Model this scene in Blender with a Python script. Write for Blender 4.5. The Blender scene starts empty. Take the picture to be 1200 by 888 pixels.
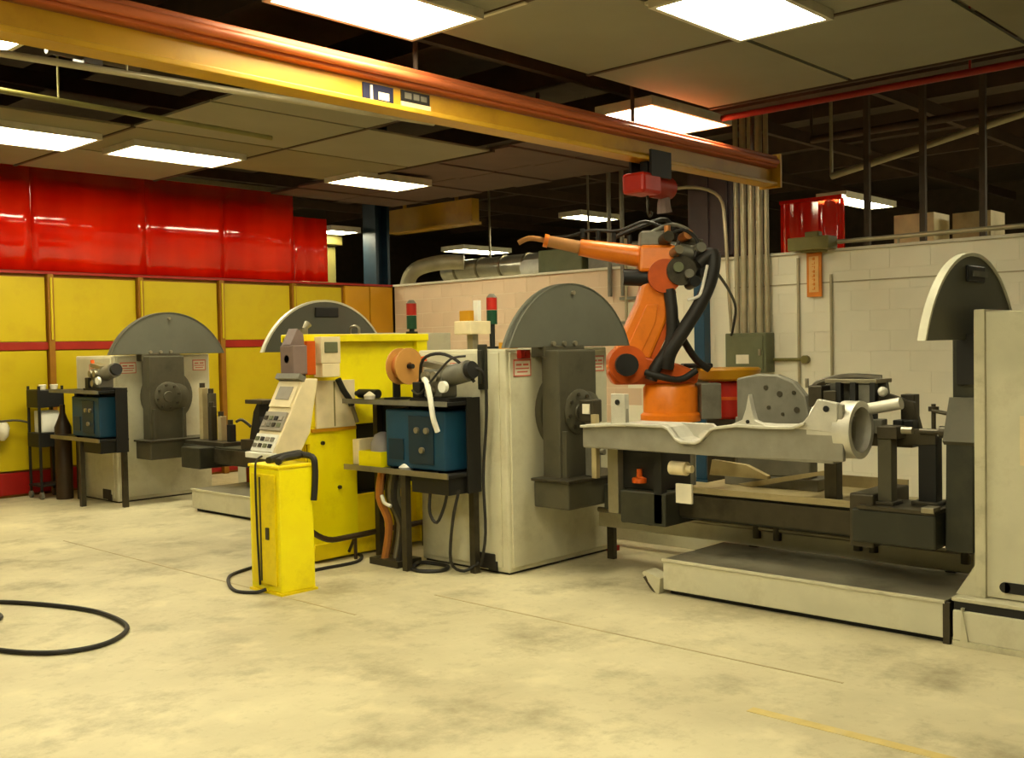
import bpy, math, random
from mathutils import Vector, Matrix
random.seed(7)
C = bpy.context.scene
COL = C.collection

# ------------------------------------------------------------------ camera
# room axes: x runs along the bridge beam (towards the white wall), y along the machine line (towards the yellow wall)
A, ROLL, PITCH = math.radians(43.0), math.radians(1.1), math.atan(38 / 1230)
F = Vector((math.cos(A), math.sin(A), 0)); RT = Vector((math.sin(A), -math.cos(A), 0)); UPZ = Vector((0, 0, 1))
fw = F * math.cos(PITCH) - UPZ * math.sin(PITCH)
up = UPZ * math.cos(PITCH) + F * math.sin(PITCH)
rt = RT * math.cos(ROLL) - up * math.sin(ROLL)
up = up * math.cos(ROLL) + RT * math.sin(ROLL)
cam = bpy.data.cameras.new('camera'); cam.sensor_width = 36; cam.lens = 36 * 1230 / 1200; cam.clip_end = 200
co = bpy.data.objects.new('camera', cam); COL.objects.link(co)
co.matrix_world = Matrix(((rt.x, up.x, -fw.x, 0), (rt.y, up.y, -fw.y, 0), (rt.z, up.z, -fw.z, 1.6), (0, 0, 0, 1)))
C.camera = co

# ------------------------------------------------------------------ world, light, exposure
C.view_settings.view_transform = 'Standard'; C.view_settings.look = 'None'
C.view_settings.gamma = 1; C.view_settings.use_curve_mapping = False
C.view_settings.exposure = 0.42
W = bpy.data.worlds.new('world'); C.world = W; W.use_nodes = True
W.node_tree.nodes['Background'].inputs[0].default_value = (1, 0.85, 0.6, 1)
W.node_tree.nodes['Background'].inputs[1].default_value = 0.02
LAMP_TINT = (1.0, 0.92, 0.62)
LAMP_POWER = 25.0


# ------------------------------------------------------------------ materials
def lin(v):
    v /= 255.0
    return v / 12.92 if v <= 0.04045 else ((v + 0.055) / 1.055) ** 2.4


def rgb(r, g, b): return (lin(r), lin(g), lin(b), 1)


def mat(name, col, rough=0.6, metal=0.0, var=0.12, scale=6.0, dirt=None, dirt_amt=0.0, bump=0.0, spec=0.4, dirt_scale=3.0):
    m = bpy.data.materials.new(name); m.use_nodes = True
    n = m.node_tree.nodes; l = m.node_tree.links; p = n['Principled BSDF']
    p.inputs['Roughness'].default_value = rough; p.inputs['Metallic'].default_value = metal
    p.inputs['Specular IOR Level'].default_value = spec
    tc = n.new('ShaderNodeTexCoord')
    no = n.new('ShaderNodeTexNoise'); no.inputs['Scale'].default_value = scale; no.inputs['Detail'].default_value = 6
    l.new(tc.outputs['Object'], no.inputs['Vector'])
    r = n.new('ShaderNodeValToRGB')
    c = col
    r.color_ramp.elements[0].position = 0.3; r.color_ramp.elements[1].position = 0.7
    r.color_ramp.elements[0].color = tuple(x * (1 - var) for x in c[:3]) + (1,)
    r.color_ramp.elements[1].color = tuple(min(1, x * (1 + var)) for x in c[:3]) + (1,)
    l.new(no.outputs['Fac'], r.inputs['Fac']); out = r.outputs['Color']
    if dirt:
        n2 = n.new('ShaderNodeTexNoise'); n2.inputs['Scale'].default_value = dirt_scale; n2.inputs['Detail'].default_value = 8
        n2.inputs['Roughness'].default_value = 0.65
        l.new(tc.outputs['Object'], n2.inputs['Vector'])
        r2 = n.new('ShaderNodeValToRGB'); r2.color_ramp.elements[0].position = 0.5; r2.color_ramp.elements[1].position = 0.75
        r2.color_ramp.elements[0].color = (0, 0, 0, 1); r2.color_ramp.elements[1].color = (dirt_amt,) * 3 + (1,)
        l.new(n2.outputs['Fac'], r2.inputs['Fac'])
        mx = n.new('ShaderNodeMix'); mx.data_type = 'RGBA'
        l.new(r2.outputs['Color'], mx.inputs['Factor']); l.new(out, mx.inputs['A']); mx.inputs['B'].default_value = dirt
        out = mx.outputs['Result']
    l.new(out, p.inputs['Base Color'])
    if bump:
        b = n.new('ShaderNodeBump'); b.inputs['Strength'].default_value = bump; b.inputs['Distance'].default_value = 0.01
        n3 = n.new('ShaderNodeTexNoise'); n3.inputs['Scale'].default_value = scale * 8
        l.new(tc.outputs['Object'], n3.inputs['Vector']); l.new(n3.outputs['Fac'], b.inputs['Height']); l.new(b.outputs['Normal'], p.inputs['Normal'])
    return m


def emit(name, col, power):
    m = bpy.data.materials.new(name); m.use_nodes = True
    p = m.node_tree.nodes['Principled BSDF']
    p.inputs['Base Color'].default_value = (0.9, 0.9, 0.85, 1)
    p.inputs['Emission Color'].default_value = tuple(col) + (1,); p.inputs['Emission Strength'].default_value = power
    return m


GRIME = rgb(70, 62, 45)
M = dict(
    beige=mat('beige_paint', rgb(205, 200, 172), 0.5, dirt=rgb(150, 140, 110), dirt_amt=0.6, scale=3),
    beige_dirty=mat('worn_beige_paint', rgb(196, 190, 160), 0.5, dirt=rgb(110, 100, 78), dirt_amt=0.8, scale=4),
    deckplate=mat('scuffed_deck_steel', rgb(128, 122, 104), 0.45, 0.2, dirt=rgb(60, 55, 45), dirt_amt=0.8, scale=5),
    guard=mat('grey_guard_paint', rgb(96, 96, 84), 0.5, var=0.08, dirt=rgb(78, 76, 62), dirt_amt=0.6),
    guard_edge=mat('bright_guard_edge', rgb(222, 218, 195), 0.35),
    arm=mat('dark_machine_grey', rgb(84, 80, 64), 0.45, 0.2, dirt=rgb(45, 42, 34), dirt_amt=0.8),
    darkgreen=mat('dark_green_black_steel', rgb(52, 52, 42), 0.45, 0.2, dirt=rgb(80, 75, 55), dirt_amt=0.5),
    black=mat('black_steel', rgb(30, 29, 27), 0.5, 0.1),
    rubber=mat('black_rubber', rgb(34, 31, 27), 0.55),
    yellow=mat('safety_yellow_paint', rgb(255, 236, 2), 0.4, var=0.05, dirt=rgb(190, 150, 12), dirt_amt=0.5, spec=0.5),
    yellow2=mat('second_coat_yellow_paint', rgb(244, 218, 6), 0.4, var=0.07, dirt=rgb(120, 95, 20), dirt_amt=0.6),
    wallyellow=mat('partition_yellow', rgb(186, 163, 5), 0.45, var=0.08, scale=1.2, dirt=rgb(160, 125, 10), dirt_amt=0.3),
    ochre=mat('ochre_panel', rgb(190, 135, 12), 0.5, var=0.08, scale=2),
    post=mat('brown_orange_post', rgb(140, 92, 12), 0.5),
    rail=mat('red_rail', rgb(150, 28, 10), 0.45, var=0.15, dirt=rgb(120, 50, 15), dirt_amt=0.5),
    redbase=mat('red_kick_panel', rgb(150, 20, 14), 0.4),
    beamyellow=mat('beam_yellow', rgb(192, 146, 28), 0.38, var=0.1, scale=2, dirt=rgb(150, 95, 12), dirt_amt=0.5),
    beamred=mat('beam_red_oxide', rgb(190, 100, 58), 0.4, var=0.15, scale=2),
    wall=mat('white_block_paint', rgb(234, 230, 208), 0.55, var=0.03, scale=2, bump=0.1),
    wallpink=mat('pinkish_block_tone', rgb(210, 186, 158), 0.55, var=0.04, scale=2, bump=0.1),
    tile=mat('ceiling_board', rgb(136, 132, 112), 0.65, var=0.06, scale=1.5),
    tiledark=mat('stained_ceiling_board', rgb(124, 117, 92), 0.65, var=0.1, scale=1.5),
    deck=mat('dark_roof_deck', rgb(80, 68, 56), 0.8),
    joist=mat('brown_joist', rgb(72, 56, 44), 0.7),
    trim=mat('pale_trim', rgb(205, 200, 180), 0.5),
    orange=mat('robot_orange', rgb(244, 132, 28), 0.35, var=0.08, dirt=rgb(150, 60, 10), dirt_amt=0.5, spec=0.5),
    orangedark=mat('burnt_orange', rgb(206, 88, 20), 0.4, var=0.15),
    tan=mat('tan_sheath', rgb(196, 140, 80), 0.5),
    red=mat('signal_red', rgb(182, 38, 24), 0.4),
    green=mat('signal_green', rgb(22, 70, 46), 0.4),
    blue=mat('deep_blue', rgb(22, 66, 92), 0.45),
    bluedark=mat('blue_black', rgb(20, 44, 60), 0.45),
    castweb=mat('cast_aluminium_grey', rgb(150, 146, 132), 0.42, 0.3, var=0.1, scale=10, bump=0.15),  # same casting metal, darker grey for side web and bottom flange
    cast=mat('cast_aluminium', rgb(206, 202, 188), 0.40, 0.3, var=0.1, scale=10, bump=0.15),
    castdark=mat('grey_casting', rgb(122, 119, 106), 0.5, 0.3, dirt=rgb(80, 75, 62), dirt_amt=0.7, scale=8),
    steel=mat('bare_steel', rgb(150, 142, 120), 0.35, 0.6, dirt=rgb(90, 80, 60), dirt_amt=0.6),
    steeldark=mat('oily_steel', rgb(74, 68, 54), 0.4, 0.5, dirt=rgb(30, 28, 22), dirt_amt=0.8, scale=10),
    plate=mat('tan_tray_plate', rgb(176, 160, 118), 0.45, 0.1, dirt=rgb(110, 95, 60), dirt_amt=0.7),
    cream=mat('cream_enamel', rgb(224, 208, 168), 0.45),
    white=mat('white_plastic', rgb(232, 230, 218), 0.4),
    grey=mat('grey_enamel', rgb(150, 142, 128), 0.5),
    purplegrey=mat('mauve_grey_enamel', rgb(128, 108, 100), 0.5),
    boxgreen=mat('grey_green_box_paint', rgb(104, 108, 78), 0.5),
    conduit=mat('galvanised_conduit', rgb(172, 162, 132), 0.4, 0.3),
    purpledark=mat('dark_mauve_enamel', rgb(66, 54, 56), 0.5),
    olive=mat('olive_paint', rgb(120, 112, 58), 0.5),
    signorange=mat('sign_orange', rgb(222, 130, 30), 0.45),
    signpale=mat('sign_pale_orange', rgb(236, 186, 110), 0.5),
    brown=mat('dark_brown_pipe', rgb(58, 42, 24), 0.45),
    copper=mat('copper_wire', rgb(196, 130, 72), 0.35, 0.5),
    kraft=mat('tan_flange', rgb(190, 136, 66), 0.5),
    silver=mat('silver_duct', rgb(200, 196, 180), 0.3, 0.7),
    ink=mat('navy_ink', rgb(24, 26, 58), 0.5),
    label=mat('label_white', rgb(226, 218, 194), 0.5),
    labelred=mat('label_red', rgb(206, 104, 84), 0.5),
    bag=mat('grey_bag', rgb(150, 144, 146), 0.6),
)

# red welding curtain: tinted glossy sheet
m = bpy.data.materials.new('red_curtain_vinyl'); m.use_nodes = True
p = m.node_tree.nodes['Principled BSDF']
n_ = m.node_tree.nodes; l_ = m.node_tree.links
tc = n_.new('ShaderNodeTexCoord'); wv = n_.new('ShaderNodeTexNoise'); wv.inputs['Scale'].default_value = 1.4
mp = n_.new('ShaderNodeMapping'); mp.inputs['Scale'].default_value = (1.6, 1, 0.35)
l_.new(tc.outputs['Object'], mp.inputs[0]); l_.new(mp.outputs[0], wv.inputs['Vector'])
rp_ = n_.new('ShaderNodeValToRGB'); rp_.color_ramp.elements[0].color = rgb(206, 16, 3); rp_.color_ramp.elements[1].color = rgb(238, 34, 5)
rp_.color_ramp.elements[0].position = 0.35; rp_.color_ramp.elements[1].position = 0.65
l_.new(wv.outputs['Fac'], rp_.inputs['Fac']); l_.new(rp_.outputs['Color'], p.inputs['Base Color'])
p.inputs['Roughness'].default_value = 0.08; p.inputs['Specular IOR Level'].default_value = 0.6
p.inputs['Transmission Weight'].default_value = 0.12
bp = n_.new('ShaderNodeBump'); bp.inputs['Strength'].default_value = 0.05; bp.inputs['Distance'].default_value = 0.03
l_.new(wv.outputs['Fac'], bp.inputs['Height']); l_.new(bp.outputs['Normal'], p.inputs['Normal'])
M['curtain'] = m

# concrete floor
m = bpy.data.materials.new('worn_concrete'); m.use_nodes = True
n_ = m.node_tree.nodes; l_ = m.node_tree.links; p = n_['Principled BSDF']
p.inputs['Roughness'].default_value = 0.55; p.inputs['Specular IOR Level'].default_value = 0.3
tc = n_.new('ShaderNodeTexCoord')


def noise(scale, detail=6, rough=0.6):
    q = n_.new('ShaderNodeTexNoise'); q.inputs['Scale'].default_value = scale; q.inputs['Detail'].default_value = detail
    q.inputs['Roughness'].default_value = rough; l_.new(tc.outputs['Object'], q.inputs['Vector']); return q.outputs['Fac']


def ramp(fac, a, ca, b, cb):
    q = n_.new('ShaderNodeValToRGB'); e = q.color_ramp.elements
    e[0].position = a; e[0].color = ca; e[1].position = b; e[1].color = cb; l_.new(fac, q.inputs['Fac']); return q.outputs['Color']


def mix(f, a, b, mode='MIX'):
    q = n_.new('ShaderNodeMix'); q.data_type = 'RGBA'; q.blend_type = mode
    (l_.new(f, q.inputs['Factor']) if not isinstance(f, float) else setattr(q.inputs['Factor'], 'default_value', f))
    for s, v in (('A', a), ('B', b)):
        (l_.new(v, q.inputs[s]) if not isinstance(v, tuple) else setattr(q.inputs[s], 'default_value', v))
    return q.outputs['Result']


base = ramp(noise(0.7), 0.35, rgb(178, 168, 136), 0.65, rgb(206, 196, 160))
smu = ramp(noise(1.7, 9, 0.7), 0.5, (0, 0, 0, 1), 0.70, (0.7, 0.7, 0.7, 1))
base = mix(smu, base, rgb(122, 112, 86))
spk = ramp(noise(14, 8, 0.7), 0.55, (0, 0, 0, 1), 0.75, (0.35, 0.35, 0.35, 1))
base = mix(spk, base, rgb(120, 112, 86))
pal = ramp(noise(3.1, 6, 0.6), 0.55, (0, 0, 0, 1), 0.7, (0.4, 0.4, 0.4, 1))
base = mix(pal, base, rgb(222, 210, 170))
l_.new(base, p.inputs['Base Color'])
bp = n_.new('ShaderNodeBump'); bp.inputs['Strength'].default_value = 0.15; bp.inputs['Distance'].default_value = 0.01
l_.new(noise(30), bp.inputs['Height']); l_.new(bp.outputs['Normal'], p.inputs['Normal'])
M['floor'] = m
M['diffuser'] = emit('lit_diffuser', LAMP_TINT, LAMP_POWER)
M['fardiffuser'] = emit('far_lit_diffuser', LAMP_TINT, 36.0)


# ------------------------------------------------------------------ mesh builder and scene helpers
class MB:
    def __init__(s): s.v = []; s.f = []

    def add(s, vs, fs):
        k = len(s.v); s.v += [Vector(a) for a in vs]; s.f += [tuple(i + k for i in f) for f in fs]; return s

    def box(s, x0, x1, y0, y1, z0, z1):
        return s.add([(x0, y0, z0), (x1, y0, z0), (x1, y1, z0), (x0, y1, z0), (x0, y0, z1), (x1, y0, z1), (x1, y1, z1), (x0, y1, z1)],
                     [(3, 2, 1, 0), (4, 5, 6, 7), (0, 1, 5, 4), (1, 2, 6, 5), (2, 3, 7, 6), (3, 0, 4, 7)])

    def obox(s, c, ax, ay, az, hx, hy, hz):
        c = Vector(c); ax = Vector(ax).normalized() * hx; ay = Vector(ay).normalized() * hy; az = Vector(az).normalized() * hz
        sg = [(-1, -1, -1), (1, -1, -1), (1, 1, -1), (-1, 1, -1), (-1, -1, 1), (1, -1, 1), (1, 1, 1), (-1, 1, 1)]
        return s.add([c + ax * a + ay * b + az * d for a, b, d in sg],
                     [(3, 2, 1, 0), (4, 5, 6, 7), (0, 1, 5, 4), (1, 2, 6, 5), (2, 3, 7, 6), (3, 0, 4, 7)])

    def cyl(s, p0, p1, r0, r1=None, n=16):
        r1 = r0 if r1 is None else r1
        p0 = Vector(p0); p1 = Vector(p1); d = (p1 - p0).normalized()
        a = d.orthogonal().normalized(); b = d.cross(a)
        vs = []
        for pt, r in ((p0, r0), (p1, r1)):
            for i in range(n):
                t = 2 * math.pi * i / n; vs.append(pt + a * math.cos(t) * r + b * math.sin(t) * r)
        fs = [(i, (i + 1) % n, n + (i + 1) % n, n + i) for i in range(n)]
        fs += [tuple(range(n - 1, -1, -1)), tuple(range(n, 2 * n))]
        return s.add(vs, fs)

    def lathe(s, c, d, prof, n=24):           # prof: (distance along d, radius)
        c = Vector(c); d = Vector(d).normalized(); a = d.orthogonal().normalized(); b = d.cross(a)
        vs = []
        for h, r in prof:
            for i in range(n):
                t = 2 * math.pi * i / n; vs.append(c + d * h + (a * math.cos(t) + b * math.sin(t)) * r)
        k = len(prof); fs = []
        for j in range(k - 1):
            fs += [(j * n + i, j * n + (i + 1) % n, (j + 1) * n + (i + 1) % n, (j + 1) * n + i) for i in range(n)]
        fs += [tuple(range(n - 1, -1, -1)), tuple(range((k - 1) * n, k * n))]
        return s.add(vs, fs)

    def tube(s, pts, r, n=8, sub=4, r1=None):
        P = [Vector(q) for q in pts]
        if len(P) > 2 and sub > 1:            # Catmull-Rom
            Q = []
            for i in range(len(P) - 1):
                a, b, c, d = P[max(i - 1, 0)], P[i], P[i + 1], P[min(i + 2, len(P) - 1)]
                for k in range(sub):
                    t = k / sub
                    Q.append(0.5 * ((2 * b) + (c - a) * t + (2 * a - 5 * b + 4 * c - d) * t * t + (3 * b - a - 3 * c + d) * t ** 3))
            P = Q + [P[-1]]
        vs = []; fs = []; nrm = None
        for i, q in enumerate(P):
            t = (P[min(i + 1, len(P) - 1)] - P[max(i - 1, 0)]).normalized()
            if nrm is None: nrm = t.orthogonal().normalized()
            nrm = (nrm - t * nrm.dot(t)).normalized(); b = t.cross(nrm)
            rr = r if r1 is None else r + (r1 - r) * i / (len(P) - 1)
            for k in range(n):
                th = 2 * math.pi * k / n; vs.append(q + nrm * math.cos(th) * rr + b * math.sin(th) * rr)
        for i in range(len(P) - 1):
            fs += [(i * n + k, i * n + (k + 1) % n, (i + 1) * n + (k + 1) % n, (i + 1) * n + k) for k in range(n)]
        fs += [tuple(range(n - 1, -1, -1)), tuple(range((len(P) - 1) * n, len(P) * n))]
        return s.add(vs, fs)

    def prism(s, poly, fn, a0, a1):            # fn(p, q, a) -> point
        n = len(poly)
        vs = [fn(p, q, a0) for p, q in poly] + [fn(p, q, a1) for p, q in poly]
        fs = [(i, (i + 1) % n, n + (i + 1) % n, n + i) for i in range(n)] + [tuple(range(n - 1, -1, -1)), tuple(range(n, 2 * n))]
        return s.add(vs, fs)

    def ring(s, c, d, ro, ri, h, n=28):
        c = Vector(c); d = Vector(d).normalized(); a = d.orthogonal().normalized(); b = d.cross(a); vs = []
        for hh, r in ((0, ro), (h, ro), (h, ri), (0, ri)):
            for i in range(n):
                t = 2 * math.pi * i / n; vs.append(c + d * hh + (a * math.cos(t) + b * math.sin(t)) * r)
        fs = []
        for j in range(4):
            k = (j + 1) % 4
            fs += [(j * n + i, j * n + (i + 1) % n, k * n + (i + 1) % n, k * n + i) for i in range(n)]
        return s.add(vs, fs)


XZ = lambda p, q, a: (p, a, q)
YZ = lambda p, q, a: (a, p, q)
XY = lambda p, q, a: (p, q, a)
WORLD = {}


def build(name, mb, material, parent=None, bevel=0.0, smooth=False, at=None):
    me = bpy.data.meshes.new(name)
    o = bpy.data.objects.new(name, me); COL.objects.link(o)
    if parent is not None:
        o.parent = parent; off = WORLD[parent.name].copy(); WORLD[o.name] = off
    else:
        off = Vector(at) if at else Vector((0, 0, 0)); o.location = off; WORLD[o.name] = off
    me.from_pydata([tuple(v - off) for v in mb.v], [], mb.f); me.update()
    bm_fix(me)
    me.materials.append(M[material])
    if smooth:
        me.polygons.foreach_set('use_smooth', [True] * len(me.polygons)); me.set_sharp_from_angle(angle=math.radians(40))
    if bevel:
        b = o.modifiers.new('bevel', 'BEVEL'); b.width = bevel; b.segments = 2; b.limit_method = 'ANGLE'; b.angle_limit = math.radians(40)
    return o


import bmesh


def bm_fix(me):
    bm = bmesh.new(); bm.from_mesh(me); bmesh.ops.recalc_face_normals(bm, faces=bm.faces); bm.to_mesh(me); bm.free()


def props(o, label=None, cat=None, group=None, kind=None):
    for k, v in (('label', label), ('category', cat), ('group', group), ('kind', kind)):
        if v: o[k] = v
    return o


def thing(name, label, cat, loc, group=None):
    o = bpy.data.objects.new(name, None); COL.objects.link(o); o.location = loc; o.empty_display_size = 0.1
    WORLD[o.name] = Vector(loc); return props(o, label, cat, group)


def single(name, mb, material, label, cat, group=None, at=None, **k):
    o = build(name, mb, material, None, at=at or tuple(mb.v[0]), **k); return props(o, label, cat, group)


def struct(name, mb, material, label=None, **k):
    o = build(name, mb, material, None, **k); return props(o, label, None, None, 'structure')


def dup(root, delta, label, group=None, skip=()):
    def rec(o, par):
        c = o.copy(); COL.objects.link(c); c.parent = par; WORLD[c.name] = WORLD[o.name] + Vector(delta)
        for ch in list(o.children):
            if ch.name.split('.')[0] not in skip: rec(ch, c)
        return c
    r = rec(root, None); r.location = Vector(root.location) + Vector(delta); r['label'] = label
    if group: r['group'] = group
    return r


def piece(name, mesh, parent, loc):            # a cheap copy sharing mesh data; loc in world space
    o = bpy.data.objects.new(name, mesh); COL.objects.link(o); o.parent = parent; o.location = Vector(loc) - WORLD[parent.name]
    WORLD[o.name] = WORLD[parent.name]; return o


def boxmesh(name, sx, sy, sz, material, bev=0.0):
    mb = MB().box(-sx / 2, sx / 2, -sy / 2, sy / 2, -sz / 2, sz / 2)
    me = bpy.data.meshes.new(name); me.from_pydata([tuple(v) for v in mb.v], [], mb.f)
    if bev:
        bm = bmesh.new(); bm.from_mesh(me); bmesh.ops.bevel(bm, geom=list(bm.edges), offset=bev, segments=1, affect='EDGES'); bm.to_mesh(me); bm.free()
    me.update(); me.materials.append(M[material]); return me


# ================================================================== SETTING
floor = struct('floor', MB().box(-9, 26, -9, 26, -0.2, 0), 'floor', 'worn pale concrete shop floor')
jb = MB().box(3.93, 3.945, 5.0, 9.0, 0, 0.0015).box(4.58, 4.595, 2.2, 5.0, 0, 0.0015)
build('floor_joint', jb, 'plate', floor)
M['fadedyellow'] = mat('faded_line_yellow', rgb(194, 172, 104), 0.6, var=0.12, scale=12, dirt=rgb(190, 178, 140), dirt_amt=0.9, dirt_scale=8)
build('floor_line', MB().box(3.97, 4.03, 0.8, 2.35, 0, 0.002), 'fadedyellow', floor)

# --- outer shell of the hall (dark, far)
struct('wall_far', MB().box(25.8, 26, -9, 26, -0.2, 5.4), 'deck')
struct('wall_rear', MB().box(-9, 26, 25.8, 26, -0.2, 5.4), 'deck')
struct('wall_near', MB().box(-9.2, -9, -9, 26, -0.2, 5.4), 'grey')
struct('wall_side', MB().box(-9, 26, -9.2, -9, -0.2, 5.4), 'grey')

# --- white block wall on the right
wr = struct('wall_right', MB().box(10.504, 10.7, -3.0, 12.2, 0, 2.54), 'wall', 'white painted block partition wall')
BW, BH = 0.4167, 0.2117
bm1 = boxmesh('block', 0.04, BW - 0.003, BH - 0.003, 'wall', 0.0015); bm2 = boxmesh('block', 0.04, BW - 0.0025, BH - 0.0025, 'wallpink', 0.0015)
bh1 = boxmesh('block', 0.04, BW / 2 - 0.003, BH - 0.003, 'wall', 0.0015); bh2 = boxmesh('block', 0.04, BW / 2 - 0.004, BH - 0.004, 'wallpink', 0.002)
for r in range(12):
    y = 2.2
    off = (r % 2) * BW / 2
    if off:
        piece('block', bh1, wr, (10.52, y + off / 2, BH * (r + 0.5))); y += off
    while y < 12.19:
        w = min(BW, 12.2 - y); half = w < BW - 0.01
        me = (bh2 if half else bm2) if y > 7.55 else (bh1 if half else bm1)  # blocks towards the yellow wall take the pinker colour
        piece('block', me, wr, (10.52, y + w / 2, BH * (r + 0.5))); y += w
sb = MB()
for r in range(12):
    y = 2.2 - (BW / 2 if r % 2 else 0) * 0
    for k in range(12):
        sb.box(10.5, 10.54, y - BW * (k + 1) + 0.003, y - BW * k - 0.003, BH * r + 0.003, BH * (r + 1) - 0.003)
o = build('block_course', sb, 'wall', wr); o['kind'] = 'stuff'
build('wall_cap', MB().box(10.47, 10.72, -3, 12.2, 2.54, 2.57), 'trim', wr)
build('cap_rail', MB().cyl((10.5, -3, 2.64), (10.5, 5.2, 2.64), 0.025, n=10), 'conduit', wr, smooth=True)
ms = MB()
for k in range(6): ms.cyl((10.5, -2.6 + k * 1.4, 2.57), (10.5, -2.6 + k * 1.4, 2.64), 0.012, n=8)
build('rail_bracket', ms, 'conduit', wr)['kind'] = 'stuff'
build('wall_seam', MB().box(10.488, 10.5, -3, 6.3, 2.212, 2.224), 'conduit', wr)

# --- yellow panelled partition on the left, with the red welding curtains above
wl = struct('wall_left', MB().box(0.6, 10.5, 12.25, 12.32, 0, 2.54), 'post', 'yellow panelled steel partition')
PX = [0.7, 1.85, 3.0, 4.14, 5.27, 6.38, 7.51, 8.65, 9.55]
for a, b in zip(PX[:-1], PX[1:]):
    for z0, z1 in ((0.30, 1.66), (1.76, 2.5)):
        build('panel', MB().box(a + 0.05, b - 0.05, 12.215, 12.25, z0, z1), 'wallyellow', wl, bevel=0.006)
    build('kick_panel', MB().box(a + 0.05, b - 0.05, 12.215, 12.25, 0.03, 0.28), 'redbase', wl, bevel=0.004)
    build('rail', MB().box(a + 0.035, b - 0.035, 12.2, 12.25, 1.665, 1.755), 'rail', wl, bevel=0.004)
for a in PX[1:-1]:
    build('post', MB().box(a - 0.035, a + 0.035, 12.17, 12.25, 0, 2.54), 'post', wl, bevel=0.005)
    build('post_cover', MB().box(a - 0.012, a + 0.012, 12.155, 12.17, 1.78, 2.5), 'wallyellow', wl)
for a, b in ((9.55, 10.02), (10.02, 10.47)):
    build('panel', MB().box(a + 0.01, b - 0.01, 12.2, 12.25, 0.03, 2.53), 'ochre', wl, bevel=0.006)
build('top_rail', MB().box(0.6, 10.5, 12.2, 12.33, 2.54, 2.57), 'rail', wl)

edges = [0.6, 2.2, 3.7, 5.1, 6.5, 7.6, 8.72]
labs = ['red welding curtain sheet farthest left, out past the picture edge', 'red welding curtain sheet second from the outer left end',
        'red translucent welding curtain sheet above the yellow wall at the left picture edge',
        'red translucent welding curtain sheet hanging above the leftmost visible wall post',
        'red translucent welding curtain sheet above the wall left of the rear half-round guard',
        'wide end sheet of the tall red welding curtain above the rear guard disc']
for i, (a, b) in enumerate(zip(edges[:-1], edges[1:])):
    nseg = 14; vs = []; fs = []
    for k in range(nseg + 1):
        x = a + 0.001 + (b - a - 0.002) * k / nseg; dy = 0.004 * math.sin(k * 1.9 + i)
        for z in (2.58, 3.15, 3.78): vs.append((x, 12.25 + dy * (1 if z < 3.5 else 0.3), z))
    for k in range(nseg):
        for j in range(2): fs.append((k * 3 + j, k * 3 + 3 + j, k * 3 + 4 + j, k * 3 + 1 + j))
    mb = MB().add(vs, fs)
    t = single('welding_curtain', mb, 'curtain', labs[i], 'curtain', 'red welding curtain sheets over the yellow wall', smooth=True)
    s = t.modifiers.new('thickness', 'SOLIDIFY'); s.thickness = 0.004
mb = MB()
vs = [(8.735 + 0.56 * k / 8, 12.27 + 0.015 * math.sin(k * 2.2), z) for k in range(9) for z in (2.58, 3.48)]
mb.add(vs, [(2 * k, 2 * k + 2, 2 * k + 3, 2 * k + 1) for k in range(8)])
t = single('welding_curtain', mb, 'curtain', 'short lower red curtain strip at the right end beside the blue post', 'curtain', 'red welding curtain sheets over the yellow wall', smooth=True)
s = t.modifiers.new('thickness', 'SOLIDIFY'); s.thickness = 0.004
single('curtain_track', MB().box(0.6, 9.35, 12.22, 12.3, 3.78, 3.84), 'steel', 'pale steel track along the top of the red curtains', 'track')

# --- ceiling: dark deck, joists, hung boards
ceil = struct('ceiling', MB().box(-9, 26, -9, 26, 5.2, 5.4), 'deck', 'dark roof deck with hung ceiling boards')
jm = boxmesh('joist', 0.10, 20, 0.35, 'joist')
for k in range(9): piece('joist', jm, ceil, (3.2 + k * 2.0, 10.0, 4.75))
jm2 = boxmesh('purlin', 22, 0.08, 0.16, 'joist')
for k in range(9): piece('purlin', jm2, ceil, (12.0, 1.2 + k * 2.0, 4.50))
UE = [-3.6, -1.95, -0.25, 1.4, 3.1, 4.8, 6.45, 8.2]
VE = [-2.95, -1.6, -0.25, 1.1, 2.45, 3.8, 5.15, 6.5, 7.85, 9.2, 10.55, 11.9]
OPEN = {(3, 6), (3, 7), (3, 8), (3, 9), (4, 6), (4, 7), (4, 8), (5, 6), (6, 6), (6, 7), (6, 10)}
pm = boxmesh('ceiling_board', 1.66, 1.31, 0.02, 'tile'); pm2 = boxmesh('ceiling_board', 1.66, 1.31, 0.02, 'tiledark')
for i in range(len(UE) - 1):
    for j in range(len(VE) - 1):
        if (i, j) in OPEN: continue
        piece('ceiling_board', pm2 if (i * 3 + j) % 3 == 0 else pm, ceil, ((UE[i] + UE[i + 1]) / 2, (VE[j] + VE[j + 1]) / 2, 3.71))
tb = boxmesh('hanger_bar', 0.035, 1.35, 0.03, 'joist')
for i in range(1, len(UE)):
    for j in range(len(VE) - 1):
        if (i - 1, j) in OPEN: continue
        piece('hanger_bar', tb, ceil, (UE[i], (VE[j] + VE[j + 1]) / 2, 3.705))
build('trim_bar', MB().box(5.35, 6.45, 3.785, 3.815, 3.68, 3.70), 'trim', ceil)
build('trim_bar', MB().box(4.785, 4.815, 4.3, 5.15, 3.68, 3.70), 'trim', ceil)


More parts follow.
